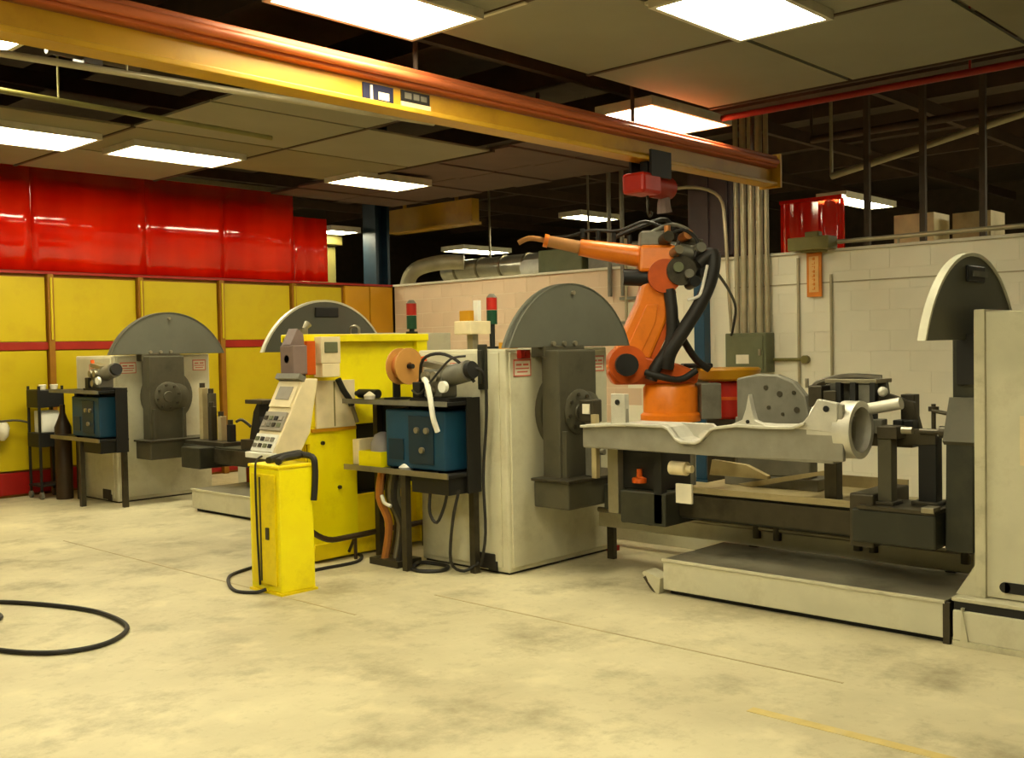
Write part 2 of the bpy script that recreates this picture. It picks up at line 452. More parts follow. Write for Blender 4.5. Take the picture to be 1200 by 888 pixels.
# ------------------------------------------------------------------ ceiling lights
def ceiling_light(x, y, lx, ly, label, z=3.69, dif='diffuser'):
    t = thing('ceiling_light', label, 'light', (x, y, z), 'square edged ceiling lights')
    f = MB()
    w = 0.035
    f.box(x - lx / 2 - w, x + lx / 2 + w, y - ly / 2 - w, y - ly / 2, z - 0.05, z + 0.01).box(x - lx / 2 - w, x + lx / 2 + w, y + ly / 2, y + ly / 2 + w, z - 0.05, z + 0.01)
    f.box(x - lx / 2 - w, x - lx / 2, y - ly / 2, y + ly / 2, z - 0.05, z + 0.01).box(x + lx / 2, x + lx / 2 + w, y - ly / 2, y + ly / 2, z - 0.05, z + 0.01)
    f.box(x - lx / 2 - w, x + lx / 2 + w, y - ly / 2 - w, y + ly / 2 + w, z + 0.01, z + 0.03)
    build('frame', f, 'trim', t)
    build('diffuser', MB().box(x - lx / 2, x + lx / 2, y - ly / 2, y + ly / 2, z - 0.04, z - 0.02), dif, t)
    return t


ceiling_light(8.08, 5.55, 1.22, 0.55, 'lit ceiling panel just right of and above the yellow bridge beam')
ceiling_light(5.84, 3.42, 0.98, 0.62, 'large lit ceiling panel cut by the top of the picture, right of centre')
ceiling_light(4.15, 4.93, 1.1, 0.60, 'lit ceiling panel cut by the top edge, left of centre')
ceiling_light(8.48, 10.1, 1.1, 0.60, 'lit ceiling panel above the blue post and the red curtain end')
ceiling_light(5.70, 10.05, 1.2, 0.60, 'long lit ceiling panel above the red curtain, second from the left')
ceiling_light(4.15, 10.1, 1.1, 0.75, 'lit ceiling panel at the left picture edge over the red curtain')
for k, (x, y) in enumerate(((2.3, 2.0), (0.4, 3.4), (0.4, 0.6), (2.3, 7.2))):
    ceiling_light(x, y, 1.2, 0.62, 'lit ceiling panel over the open floor in front of the machines, out of the picture', z=3.69)
t = ceiling_light(13.7, 6.3, 1.5, 0.35, 'distant narrow lit fixture beyond the white wall on the right', 3.5, 'fardiffuser')
ceiling_light(13.0, 12.9, 1.1, 0.5, 'small distant lit panel over the silver ducts behind the wall', 3.3, 'fardiffuser')
ceiling_light(10.05, 13.0, 0.5, 0.4, 'tiny lit fixture peeping past the right edge of the red curtain', 3.45, 'fardiffuser')
ceiling_light(12.9, 10.3, 0.9, 0.4, 'distant lit panel seen just above the tip of the robot forearm', 3.62, 'fardiffuser')
for x, y in ((14.0, 1.0), (18.0, 2.0), (5.5, 16.5), (8.5, 20.5)):  # unseen panels added to brighten the dark hall past the partitions
    ceiling_light(x, y, 1.5, 0.7, 'added unseen fill light panel in the hall beyond the partition walls', 4.3, 'fardiffuser')

# ================================================================== OVERHEAD: bridge beam, hoist, pipes, conduits
t = thing('bridge_beam', 'long yellow overhead crane beam with red oxide top running across the picture', 'crane beam', (1.2, 5.4, 3.2))
build('web', MB().box(1.2, 9.75, 5.40, 5.44, 3.22, 3.36), 'beamyellow', t, bevel=0.004)
build('bottom_flange', MB().box(1.2, 9.75, 5.33, 5.51, 3.19, 3.225), 'beamyellow', t, bevel=0.006)
build('top_channel', MB().box(1.2, 9.75, 5.33, 5.51, 3.37, 3.49), 'beamred', t, bevel=0.012)
build('conductor_bar', MB().cyl((1.2, 5.31, 3.42), (9.7, 5.31, 3.42), 0.03, n=12), 'beamred', t, smooth=True)
build('end_plate', MB().box(9.75, 9.78, 5.30, 5.54, 3.17, 3.51), 'beamyellow', t)
d = build('decal', MB().box(4.41, 4.67, 5.392, 5.401, 3.225, 3.345), 'ink', t)
build('decal_mark', MB().box(4.47, 4.49, 5.388, 5.393, 3.235, 3.335).box(4.54, 4.63, 5.388, 5.393, 3.25, 3.30).box(4.455, 4.505, 5.388, 5.393, 3.226, 3.236), 'label', d)
d = build('decal', MB().box(4.74, 5.00, 5.392, 5.401, 3.275, 3.35), 'black', t)
build('decal_mark', MB().box(4.77, 4.83, 5.388, 5.393, 3.295, 3.335).box(4.85, 4.90, 5.388, 5.393, 3.295, 3.335).box(4.915, 4.97, 5.388, 5.393, 3.295, 3.33), 'castdark', d)
build('decal', MB().box(4.74, 5.01, 5.392, 5.401, 3.226, 3.273), 'cream', t)
hg = MB()
for x in (2.2, 4.9, 7.4, 9.4): hg.cyl((x, 5.42, 3.49), (x, 5.42, 4.6), 0.02, n=8)
for i, x in enumerate((2.2, 4.9, 7.4, 9.4)): build('hanger_rod', MB().cyl((x, 5.42, 3.49), (x, 5.42, 4.45), 0.018, n=8), 'joist', t)

t = thing('chain_hoist', 'red chain hoist hanging under the far end of the yellow bridge beam', 'hoist', (7.75, 5.42, 3.0))
build('trolley', MB().box(7.55, 7.75, 5.38, 5.46, 3.07, 3.19).box(7.5, 7.8, 5.30, 5.325, 3.05, 3.28).box(7.5, 7.8, 5.515, 5.54, 3.05, 3.28), 'black', t)
build('motor_body', MB().box(7.38, 7.66, 5.30, 5.54, 2.90, 3.08), 'red', t, bevel=0.03)
build('gear_case', MB().cyl((7.66, 5.42, 2.99), (7.92, 5.42, 2.99), 0.10, n=18), 'rail', t, smooth=True)
build('chain_bag', MB().tube([(7.86, 5.42, 2.91), (7.85, 5.42, 2.84), (7.86, 5.42, 2.77)], 0.05, r1=0.07), 'purplegrey', t, smooth=True)
build('chain', MB().cyl((7.60, 5.42, 2.9), (7.60, 5.42, 2.78), 0.012, n=8), 'steeldark', t)
build('hook', MB().tube([(7.6, 5.42, 2.78), (7.6, 5.42, 2.75), (7.63, 5.42, 2.72), (7.66, 5.42, 2.745), (7.645, 5.42, 2.765)], 0.011), 'steeldark', t, smooth=True)

single('overhead_pipe', MB().cyl((8.55, 5.4, 3.68), (8.55, -1.5, 3.68), 0.03, n=10).cyl((8.55, 0, 3.68), (8.55, 0, 4.45), 0.01).cyl((8.55, 3, 3.68), (8.55, 3, 4.45), 0.01), 'rail',
       'dull red pipe along the edge of the ceiling boards at upper right', 'pipe', smooth=True)
single('overhead_pipe', MB().cyl((1.0, 6.4, 3.34), (5.6, 6.0, 3.34), 0.022, n=10).cyl((3.2, 6.2, 3.34), (3.2, 6.2, 4.45), 0.008), 'conduit',
       'thin bright pipe just below the bridge beam at upper left', 'pipe', smooth=True)
single('overhead_pipe', MB().cyl((1.4, 7.05, 3.34), (5.0, 7.3, 3.34), 0.02, n=10).cyl((3.2, 7.17, 3.34), (3.2, 7.17, 4.45), 0.008), 'olive',
       'second, duller pipe lower than the bright one at upper left', 'pipe', smooth=True)
single('valve_cluster', MB().box(3.0, 3.12, 6.35, 6.5, 3.4, 3.52).cyl((2.8, 6.42, 3.46), (3.4, 6.42, 3.46), 0.03).cyl((3.06, 6.42, 3.46), (3.06, 6.42, 4.45), 0.02), 'brown',
       'dark valve and pipe stub hung above the bright pipe at upper left', 'valve')
for i, (a, b, c, lab) in enumerate((((11.5, 3.4, 3.9), (11.5, 5.6, 3.5), 0.04, 'sloping tan pipe in the dark beyond the white wall at right'),
                                   ((12.2, 2.5, 4.1), (12.2, 6.2, 4.1), 0.05, 'level dark pipe high beyond the white wall at right'))):
    single('overhead_pipe', MB().cyl(a, b, c, n=10).cyl((a[0], a[1], a[2]), (a[0], a[1], 5.2), 0.02).cyl((b[0], b[1], b[2]), (b[0], b[1], 5.2), 0.02), 'conduit' if i == 0 else 'joist', lab, 'pipe', smooth=True)
single('cable_tray', MB().box(9.0, 9.25, 1.6, 11.0, 3.86, 3.90).box(9.0, 9.02, 1.6, 11, 3.9, 3.96).box(9.23, 9.25, 1.6, 11, 3.9, 3.96).box(9.1, 9.13, 2, 2.03, 3.9, 4.5).box(9.1, 9.13, 8, 8.03, 3.9, 4.5).box(9.1, 9.13, 5.8, 5.83, 3.9, 4.5), 'joist',
       'dark brown overhead tray beyond the edge of the ceiling boards', 'cable tray')
for k in range(5):
    x, y = 11.3, 2.6 + k * 0.62
    single('drop_post', MB().box(x - 0.03, x + 0.03, y - 0.03, y + 0.03, 2.2 if k % 2 else 2.5, 5.2).cyl((x, y, 0), (x, y, 2.5), 0.02), 'green' if k == 1 else 'deck',
           ('rightmost', 'second from the right', 'middle', 'second from the left', 'leftmost')[k] + ' of the five dark vertical hangers beyond the white wall', 'post', 'dark hangers beyond the white wall')

# conduit riser and electrical box on the white wall
t = thing('electrical_box', 'grey green electrical box with a white label on the white wall', 'electrical box', (10.48, 6.05, 1.26))
build('enclosure', MB().box(10.30, 10.498, 5.80, 6.31, 1.26, 1.70), 'boxgreen', t, bevel=0.01)
build('door', MB().box(10.285, 10.30, 5.83, 6.28, 1.29, 1.67), 'boxgreen', t, bevel=0.006)
build('label_plate', MB().box(10.278, 10.287, 6.00, 6.16, 1.36, 1.46), 'label', t)
build('latch', MB().box(10.27, 10.287, 5.85, 5.88, 1.45, 1.52), 'steel', t)
for k, (y, r) in enumerate(((6.22, 0.028), (6.13, 0.035), (6.03, 0.04), (5.93, 0.04), (5.84, 0.028))):
    single('conduit_pipe', MB().cyl((10.42, y, 1.70), (10.42, y, 4.45), r, n=12), 'conduit',
           ['leftmost', 'second from left', 'middle', 'second from right', 'rightmost'][k] + ' vertical conduit of the five rising from the grey green box', 'conduit', 'conduits above the electrical box', smooth=True)
single('bent_conduit', MB().tube([(10.40, 6.285, 1.72), (10.38, 6.31, 2.3), (10.38, 6.34, 2.9), (10.40, 6.42, 3.25), (10.40, 6.75, 3.4), (10.4, 7.2, 3.42)], 0.02), 'conduit',
       'pale bent conduit curving off to the left beside the riser pipes', 'conduit', smooth=True)
single('wall_pipe', MB().cyl((10.47, 5.80, 1.40), (10.47, 5.42, 1.40), 0.018, n=10).cyl((10.44, 5.42, 1.40), (10.50, 5.42, 1.40), 0.045, n=12), 'olive',
       'short stub pipe with round end right of the electrical box', 'pipe', smooth=True)
for y, z1, lab in ((5.50, 2.5, 'left'), (5.12, 2.3, 'right')):
    single('wall_conduit', MB().cyl((10.48, y, 0.9), (10.48, y, z1), 0.016, n=8), 'conduit', 'thin painted conduit down the white wall just %s of the orange sign' % lab, 'conduit', smooth=True)

M['liner'] = mat('brown_roof_liner', rgb(92, 72, 64), 0.7, var=0.1, scale=3)
ln = boxmesh('roof_liner', 1.08, 0.62, 0.03, 'liner')
for x in (8.85, 9.95):
    for k in range(9): piece('roof_liner', ln, ceil, (x, 6.75 + k * 0.64, 3.76 + 0.015 * (k % 2)))
t = thing('trunking', 'dark purplish cable trunking behind the robot reaching up past the yellow beam', 'trunking', (10.2, 6.9, 2.58))
build('case', MB().box(10.55, 10.75, 6.35, 6.95, 2.60, 3.74), 'purpledark', t, bevel=0.01)
build('cover', MB().box(10.53, 10.552, 6.40, 6.62, 2.65, 3.70), 'purpledark', t, bevel=0.006)
build('cover', MB().box(10.53, 10.552, 6.66, 6.90, 2.65, 3.70), 'purpledark', t, bevel=0.006)
build('foot', MB().box(10.52, 10.7, 6.4, 6.9, 2.57, 2.60), 'steeldark', t)
for y, lab in ((8.05, 'left'), (7.85, 'right')):
    single('conduit_pipe', MB().cyl((10.46, y, 2.2), (10.46, y, 3.74), 0.028, n=10), 'castdark', '%s grey pipe of the pair rising behind the robot elbow' % lab, 'conduit', smooth=True)

# orange hanging sign
t = thing('orange_sign', 'upright orange warning sign with a column of dark letters on the white wall', 'sign', (10.45, 5.30, 2.08))
build('board', MB().box(10.45, 10.475, 5.215, 5.385, 2.07, 2.54), 'signorange', t, bevel=0.004)
b = build('inset', MB().box(10.445, 10.452, 5.245, 5.355, 2.12, 2.50), 'signpale', t)
g = MB(); rr = random.Random(3)
for k in range(8):
    z = 2.145 + k * 0.045
    g.box(10.441, 10.446, 5.285, 5.292 + rr.random() * 0.02, z, z + 0.03); g.box(10.441, 10.446, 5.30, 5.318, z + 0.01 * (k % 3), z + 0.008 + 0.01 * (k % 3))
build('lettering', g, 'signorange', b)
single('junction_box', MB().box(10.28, 10.5, 5.05, 5.52, 2.56, 2.70).box(10.34, 10.48, 5.15, 5.4, 2.54, 2.57).box(10.36, 10.46, 5.2, 5.36, 2.70, 2.76), 'olive',
       'olive drive box sitting on the wall top above the orange sign', 'box', bevel=0.012)

# red curtain and lumps beyond the wall
vs = [(11.6, 5.55 + 0.7 * k / 10, z) for k in range(11) for z in (2.0, 3.25)]
vs = [(x + 0.02 * math.sin(i // 2 * 1.9), y, z) for i, (x, y, z) in enumerate(vs)]
t = single('welding_curtain', MB().add(vs, [(2 * k, 2 * k + 2, 2 * k + 3, 2 * k + 1) for k in range(10)]).box(11.55, 11.65, 5.5, 6.3, 3.25, 3.29).box(11.58, 11.62, 5.5, 5.54, 0, 3.25).box(11.58, 11.62, 6.26, 6.3, 0, 3.25), 'curtain',
           'dark red welding curtain beyond the white wall next to the riser conduits', 'curtain', smooth=True)
single('stored_carton', MB().box(13.0, 13.5, 5.0, 5.5, 0, 3.15), 'cream', 'left pale carton stack in the dark beyond the white wall', 'carton')
single('stored_carton', MB().box(13.2, 13.7, 4.4, 4.85, 0, 3.13), 'plate', 'right, darker carton stack beyond the white wall', 'carton')

# things over the pinkish wall: ducts, blue columns, yellow girder
t = thing('blue_column', 'dark blue steel column behind the end of the yellow partition', 'column', (10.3, 12.6, 0))
build('shaft', MB().box(10.4, 10.45, 12.5, 12.8, 0, 5.2).box(10.63, 10.68, 12.5, 12.8, 0, 5.2).box(10.45, 10.63, 12.62, 12.66, 0, 5.2), 'bluedark', t)
build('base_plate', MB().box(10.3, 10.8, 12.4, 12.9, 0, 0.03), 'bluedark', t)
t = thing('blue_column', 'bright blue column against the white wall behind the robot', 'column', (10.4, 6.69, 0))
build('shaft', MB().box(10.36, 10.49, 6.62, 6.76, 0.02, 2.36), 'blue', t, bevel=0.005)
build('base_plate', MB().box(10.28, 10.5, 6.55, 6.83, 0, 0.02), 'blue', t)
single('yellow_girder', MB().box(11.2, 11.35, 11.2, 13.1, 3.5, 3.84).box(11.15, 11.4, 11.2, 13.1, 3.46, 3.5).cyl((11.27, 11.6, 3.84), (11.27, 11.6, 4.6), 0.03).cyl((11.27, 12.8, 3.84), (11.27, 12.8, 4.6), 0.03), 'beamyellow',
       'short yellow girder right of the dark blue column over the pinkish wall', 'girder')
t = thing('ventilation_duct', 'silver round ventilation duct beyond the pinkish wall', 'duct', (11.9, 11.0, 3.0))
build('duct_pipe', MB().cyl((12.0, 12.6, 2.85), (12.0, 9.0, 2.85), 0.17, n=20), 'silver', t, smooth=True)
rg = MB()
for k in range(7): build('duct_band', MB().cyl((12.0, 12.3 - k * 0.5, 2.85), (12.0, 12.26 - k * 0.5, 2.85), 0.185, n=20), 'steel', t, smooth=True)
for y in (9.6, 11.6): build('strap', MB().box(11.99, 12.01, y, y + 0.03, 3.0, 5.2), 'steel', t)
single('duct_elbow', MB().tube([(11.2, 12.7, 2.2), (11.2, 12.7, 2.6), (11.25, 12.55, 2.85), (11.45, 12.2, 2.95), (11.7, 11.9, 2.95)], 0.12, n=14).cyl((11.2, 12.7, 0), (11.2, 12.7, 2.2), 0.1), 'conduit',
       'tan duct elbow over the pinkish wall beside the blue column', 'duct', smooth=True)
t = thing('filter_unit', 'pale boxy filter unit with round white cap beyond the pinkish wall', 'filter', (11.4, 10.0, 2.4))
build('case', MB().box(11.2, 11.75, 9.1, 9.9, 2.5, 2.95), 'boxgreen', t, bevel=0.02)
build('cap', MB().cyl((11.6, 9.9, 2.75), (11.6, 10.5, 2.75), 0.13, n=20), 'white', t, smooth=True)
build('flange', MB().cyl((11.6, 9.88, 2.75), (11.6, 9.95, 2.75), 0.17, n=20), 'cream', t, smooth=True)
for x, y in ((11.25, 9.2), (11.65, 9.2), (11.25, 9.75), (11.65, 9.75)): build('leg', MB().box(x, x + 0.05, y, y + 0.05, 0, 2.5), 'steel', t)
single('dark_hood', MB().box(11.2, 12.2, 7.9, 9.0, 2.6, 2.95).box(11.4, 11.5, 8.0, 8.1, 0, 2.6).box(11.9, 12.0, 8.7, 8.8, 0, 2.6), 'castdark',
       'long dark hood beyond the wall behind the robot forearm', 'hood', bevel=0.03)
t = thing('machine_stack', 'pale green press columns seen in the gap between red curtain and blue column', 'machine', (9.9, 13.6, 0))
for k, (x, w, mt, z) in enumerate(((9.55, 0.07, 'bluedark', 3.5), (9.75, 0.08, 'cream', 3.2), (10.0, 0.16, 'boxgreen', 3.6), (10.25, 0.08, 'olive', 3.3))):
    build('column', MB().box(x - w, x + w, 13.4, 13.7, 0, z), mt, t, bevel=0.01)
build('cross_head', MB().box(9.45, 10.4, 13.3, 13.8, 3.25, 3.5), 'olive', t, bevel=0.02)

t = thing('wall_rack', 'small grey conduit frame and boxes on the wall behind the grey guard disc', 'rack', (10.45, 7.6, 1.5))
for y in (7.35, 7.8): build('upright', MB().cyl((10.46, y, 1.2), (10.46, y, 2.9), 0.02, n=8), 'conduit', t, smooth=True)
for z in (1.85, 2.15): build('crossbar', MB().box(10.45, 10.49, 7.25, 7.9, z, z + 0.035), 'castdark', t)
build('box', MB().box(10.36, 10.5, 7.36, 7.58, 1.5, 1.85), 'olive', t, bevel=0.008)

# ================================================================== WELDING POSITIONER (near), then its copy (rear)
AX = 5.88


def guard_poly(r_ch=0.68, h=0.46, n=28, off=0.0):
    R = (r_ch ** 2 + h ** 2) / (2 * h); c = h - R; a0 = math.asin(r_ch / R)
    return [(AX + off + R * math.sin(-a0 + 2 * a0 * k / n), 1.59 + c + R * math.cos(-a0 + 2 * a0 * k / n)) for k in range(n + 1)]


hs = thing('positioner_headstock', 'near beige headstock cabinet with grey half-round guard, in the middle of the picture', 'machine', (5.87, 5.44, 0))
build('cabinet', MB().box(5.30, 6.44, 5.0, 5.90, 0.015, 1.585), 'beige', hs, bevel=0.012)
build('base_strip', MB().box(5.32, 6.42, 5.02, 5.88, 0, 0.02), 'black', hs)
build('front_panel', MB().box(5.33, 6.41, 4.985, 5.002, 0.05, 1.56), 'beige', hs, bevel=0.004)
build('side_panel', MB().box(5.288, 5.302, 5.06, 5.86, 0.05, 1.56), 'beige', hs, bevel=0.004)
build('foot_notch', MB().box(5.281, 5.29, 5.10, 5.19, 0.02, 0.09), 'black', hs, bevel=0.01)
build('foot', MB().box(6.42, 6.50, 4.95, 5.02, 0, 0.04), 'rail', hs)
build('cable_entry', MB().box(5.275, 5.29, 5.12, 5.3, 0.03, 0.14), 'rubber', hs, bevel=0.01)


def label(x0, x1, z0, z1, y, parent, side=False):
    b = lambda a0, a1, b0, b1, d: (MB().box(y - d, y, a0, a1, b0, b1) if side else MB().box(a0, a1, y - d, y, b0, b1))
    l = build('warning_label', b(x0, x1, z0, z1, 0.004), 'label', parent)
    h = z1 - z0; w = x1 - x0
    mb = MB()
    for a0, a1, b0, b1 in ((0, 1, 0.9, 1), (0, 1, 0, 0.07), (0, 0.04, 0, 1), (0.96, 1, 0, 1), (0.15, 0.45, 0.62, 0.74), (0.55, 0.85, 0.62, 0.74), (0.12, 0.88, 0.42, 0.5), (0.2, 0.8, 0.22, 0.3)):
        q = b(x0 + w * a0, x0 + w * a1, z0 + h * b0, z0 + h * b1, 0.006); mb.add(q.v, q.f)
    build('label_print', mb, 'labelred', l)


label(5.36, 5.54, 1.39, 1.51, 4.985, hs); label(6.22, 6.38, 1.40, 1.52, 4.985, hs); label(5.36, 5.54, 1.42, 1.49, 5.288, hs, True)
gp = build('guard', MB().prism(guard_poly(), XZ, 4.87, 4.93), 'guard', hs, bevel=0.006)
build('guard_edge', MB().prism(guard_poly() + guard_poly(0.672, 0.452)[::-1], XZ, 4.865, 4.945), 'guard', gp)
for k in (-0.12, 0, 0.12): build('bolt', MB().cyl((AX - 0.11 + k, 4.85, 1.615), (AX - 0.11 + k, 4.872, 1.615), 0.018, n=10), 'steel', gp)
build('bolt', MB().cyl((AX, 4.85, 1.98), (AX, 4.872, 1.98), 0.016, n=10), 'steel', gp)
build('guard_bracket', MB().box(AX - 0.33, AX + 0.12, 4.86, 4.985, 1.52, 1.60), 'arm', hs, bevel=0.006)
fp = build('face_plate', MB().lathe((AX, 4.985, 1.13), (0, -1, 0), [(0, 0.30), (0.05, 0.30), (0.06, 0.28), (0.06, 0.2)], 36), 'arm', hs, smooth=True)
build('hub', MB().lathe((AX, 4.925, 1.13), (0, -1, 0), [(0, 0.15), (0.18, 0.15), (0.19, 0.13)], 28), 'arm', fp, smooth=True)
ac = build('arm_column', MB().box(AX - 0.32, AX + 0.10, 4.74, 4.90, 0.60, 1.57), 'arm', hs, bevel=0.012)
build('hub_boss', MB().lathe((AX - 0.11, 4.74, 1.13), (0, -1, 0), [(0, 0.16), (0.012, 0.16), (0.018, 0.15), (0.018, 0.06), (0.03, 0.055), (0.03, 0.0)], 28), 'arm', ac, smooth=True)
for k in range(8):
    a = k * math.pi / 4 + 0.2
    build('bolt', MB().cyl((AX - 0.11 + 0.125 * math.cos(a), 4.708, 1.13 + 0.125 * math.sin(a)), (AX - 0.11 + 0.125 * math.cos(a), 4.724, 1.13 + 0.125 * math.sin(a)), 0.014, n=8), 'steeldark', ac)
for x in (-0.30, 0.05): build('rib', MB().box(AX + x, AX + x + 0.03, 4.70, 4.74, 0.62, 1.0), 'arm', ac)
build('swing_arm', MB().box(AX - 0.40, AX + 0.36, 4.60, 4.92, 0.47, 0.66), 'arm', hs, bevel=0.012)
build('arm_cover', MB().box(AX - 0.42, AX + 0.36, 4.58, 4.93, 0.655, 0.675), 'steeldark', hs, bevel=0.004)

ts = thing('positioner_tailstock', 'near beige tailstock cabinet cut off by the right picture edge', 'machine', (5.95, 1.6, 0.24))
build('cabinet', MB().box(5.62, 6.50, 1.05, 1.92, 0.255, 1.735), 'beige', ts, bevel=0.008)
build('corner_flange', MB().box(5.60, 5.66, 1.90, 1.955, 0.25, 1.745).box(5.66, 6.5, 1.90, 1.955, 0.25, 1.745), 'beige_dirty', ts, bevel=0.004)
build('flange_base', MB().prism([(1.955, 0.25), (2.06, 0.25), (1.955, 0.42)], YZ, 5.62, 5.66), 'beige_dirty', ts)
sl = MB(); sl.box(5.612, 5.622, 1.40, 1.81, 0.29, 0.345).cyl((5.612, 1.81, 0.3175), (5.622, 1.81, 0.3175), 0.0275, n=16)
build('slot', sl, 'black', ts)
build('label_plate', MB().box(5.612, 5.622, 1.5, 1.735, 0.95, 1.2), 'cream', ts)
build('lifting_eye', MB().tube([(5.9, 1.72, 1.73), (5.9, 1.72, 1.79), (5.9, 1.66, 1.81), (5.9, 1.60, 1.79), (5.9, 1.60, 1.73)], 0.012), 'steel', ts, smooth=True)
g2 = build('guard', MB().prism(guard_poly(), XZ, 2.05, 2.075), 'guard', ts, bevel=0.004)
build('guard_edge', MB().prism(guard_poly(0.69, 0.468) + guard_poly(0.672, 0.45)[::-1], XZ, 2.042, 2.084), 'guard_edge', g2)
build('recess', MB().box(AX - 0.12, AX + 0.14, 2.035, 2.052, 1.90, 1.99), 'black', g2, bevel=0.008)
build('recess_lip', MB().box(AX - 0.06, AX + 0.16, 2.028, 2.04, 1.93, 1.96), 'castdark', g2)
build('guard_bracket', MB().box(AX - 0.12, AX + 0.2, 1.955, 2.10, 1.35, 1.62), 'black', ts)
ta = build('arm_column', MB().prism([(AX - 0.10, 1.60), (AX - 0.10, 1.28), (AX - 0.20, 1.05), (AX - 0.22, 0.46), (AX + 0.22, 0.46), (AX + 0.22, 1.60)], XZ, 1.985, 2.13), 'darkgreen', ts, bevel=0.008)
build('column_edge', MB().prism([(AX - 0.10, 1.28), (AX - 0.12, 1.28), (AX - 0.22, 1.05), (AX - 0.20, 1.03)], XZ, 1.975, 2.14), 'arm', ta)
build('hub', MB().lathe((AX, 1.92, 1.13), (0, 1, 0), [(0, 0.22), (0.05, 0.22), (0.06, 0.2)], 28), 'arm', ts, smooth=True)

# swing frame: arms and long dark beam between the stocks
fr = thing('positioner_cradle', 'long dark fixture beam slung low between the near headstock and tailstock', 'frame', (5.9, 3.3, 0.4))
build('main_beam', MB().box(5.84, 6.14, 2.62, 4.58, 0.44, 0.62), 'darkgreen', fr, bevel=0.01)
build('end_block', MB().box(5.60, 6.1, 2.50, 2.64, 0.44, 0.74), 'steeldark', fr, bevel=0.01)
ea = build('end_arm', MB().box(5.58, 5.92, 2.15, 2.62, 0.47, 0.66), 'darkgreen', fr, bevel=0.012)
build('arm_cover', MB().box(5.57, 5.93, 2.15, 2.58, 0.66, 0.68), 'steeldark', ea)
build('lug', MB().box(5.56, 5.66, 2.15, 2.22, 0.67, 0.70), 'steel', ea, bevel=0.004)
tr = build('tray', MB().box(5.80, 6.48, 2.66, 3.92, 0.62, 0.645), 'plate', fr, bevel=0.004)
for x, z in ((5.80, 0.66), (6.46, 0.72)): build('tray_rim', MB().box(x, x + 0.02, 2.66, 3.92, 0.645, z), 'plate', tr)
build('beam_web', MB().box(5.82, 5.845, 2.64, 4.0, 0.46, 0.60), 'steeldark', fr)
hb = build('head_block', MB().box(5.66, 6.1, 3.93, 4.30, 0.40, 0.62), 'darkgreen', fr, bevel=0.01)
build('head_plate', MB().box(5.74, 6.1, 4.02, 4.34, 0.62, 0.88), 'black', fr, bevel=0.008)
build('side_bar', MB().box(5.66, 5.72, 3.96, 4.02, 0.42, 0.90), 'black', fr)
build('label_plate', MB().box(5.63, 5.652, 3.71, 3.83, 0.575, 0.70), 'label', fr, bevel=0.003)
build('cylinder', MB().cyl((5.63, 3.86, 0.80), (5.63, 3.74, 0.80), 0.045, n=16).cyl((5.63, 3.74, 0.80), (5.63, 3.70, 0.80), 0.025, n=12), 'cream', fr, smooth=True)
build('post', MB().box(5.68, 5.76, 4.33, 4.42, 0.45, 0.92), 'steel', fr, bevel=0.005)
build('bracket', MB().prism([(3.7, 0.84), (3.45, 0.82), (3.3, 0.76), (3.3, 0.74), (3.72, 0.74)], YZ, 5.86, 5.9), 'plate', fr)
build('bracket', MB().prism([(3.65, 0.66), (2.98, 0.80), (2.96, 0.78), (3.55, 0.645)], YZ, 6.1, 6.13), 'plate', fr)
build('red_valve', MB().lathe((5.72, 4.18, 0.67), (0, 0, 1), [(0, 0.05), (0.03, 0.05), (0.04, 0.02), (0.09, 0.018)], 12), 'orangedark', fr, smooth=True)

rl = thing('base_rail', 'pair of low pale rails running under the near fixture beam', 'rail', (6.35, 3.4, 0))
build('side_rail', MB().box(6.18, 6.24, 2.16, 4.90, 0.24, 0.36), 'beige', rl, bevel=0.005)
build('side_rail', MB().box(6.60, 6.66, 2.16, 5.3, 0.06, 0.22), 'beige', rl, bevel=0.005)
build('air_pipe', MB().cyl((6.16, 2.17, 0.37), (6.16, 4.88, 0.37), 0.02, n=10), 'steel', rl, smooth=True)
for y in (2.2, 2.75, 2.85, 3.4, 3.55, 4.4, 4.5): build('fitting', MB().cyl((6.16, y, 0.30), (6.16, y, 0.41), 0.028, n=10), 'steeldark', rl, smooth=True)
for y in (2.3, 3.6, 4.8): build('rail_leg', MB().box(6.19, 6.23, y - 0.03, y + 0.03, 0.23 if y < 4 else 0, 0.24), 'steeldark', rl)
for y in (2.25, 3.95, 5.2): build('rail_leg', MB().box(6.61, 6.65, y - 0.03, y + 0.03, 0, 0.06), 'steeldark', rl)

pf = thing('work_platform', 'low beige steel platform in front of the near positioner at right', 'platform', (6.0, 2.97, 0))
build('side_skirt', MB().box(5.52, 5.545, 2.09, 3.86, 0.03, 0.215), 'beige', pf, bevel=0.005)
build('end_skirt', MB().box(5.545, 6.5, 3.835, 3.86, 0.03, 0.215), 'beige', pf, bevel=0.005)
build('deck', MB().box(5.515, 6.52, 2.08, 3.865, 0.213, 0.225), 'deckplate', pf, bevel=0.004)
build('core', MB().box(5.56, 6.5, 2.1, 3.83, 0.0, 0.21), 'black', pf)
build('edge_trim', MB().box(5.512, 5.53, 2.08, 3.865, 0.213, 0.229), 'beige', pf)
build('joint_plate', MB().box(5.517, 5.54, 2.055, 2.09, 0.0, 0.22), 'steeldark', pf)
pb = thing('tailstock_base', 'low beige plinth with a dark groove under the right hand cabinet', 'plinth', (6.0, 1.55, 0))
build('side_plate', MB().box(5.52, 5.545, 0.9, 2.04, 0.03, 0.185), 'beige', pb, bevel=0.004)
build('groove', MB().box(5.54, 6.5, 0.9, 2.04, 0.0, 0.23), 'black', pb)
build('top_plate', MB().box(5.53, 6.6, 0.9, 2.05, 0.23, 0.25), 'beige_dirty', pb, bevel=0.004)
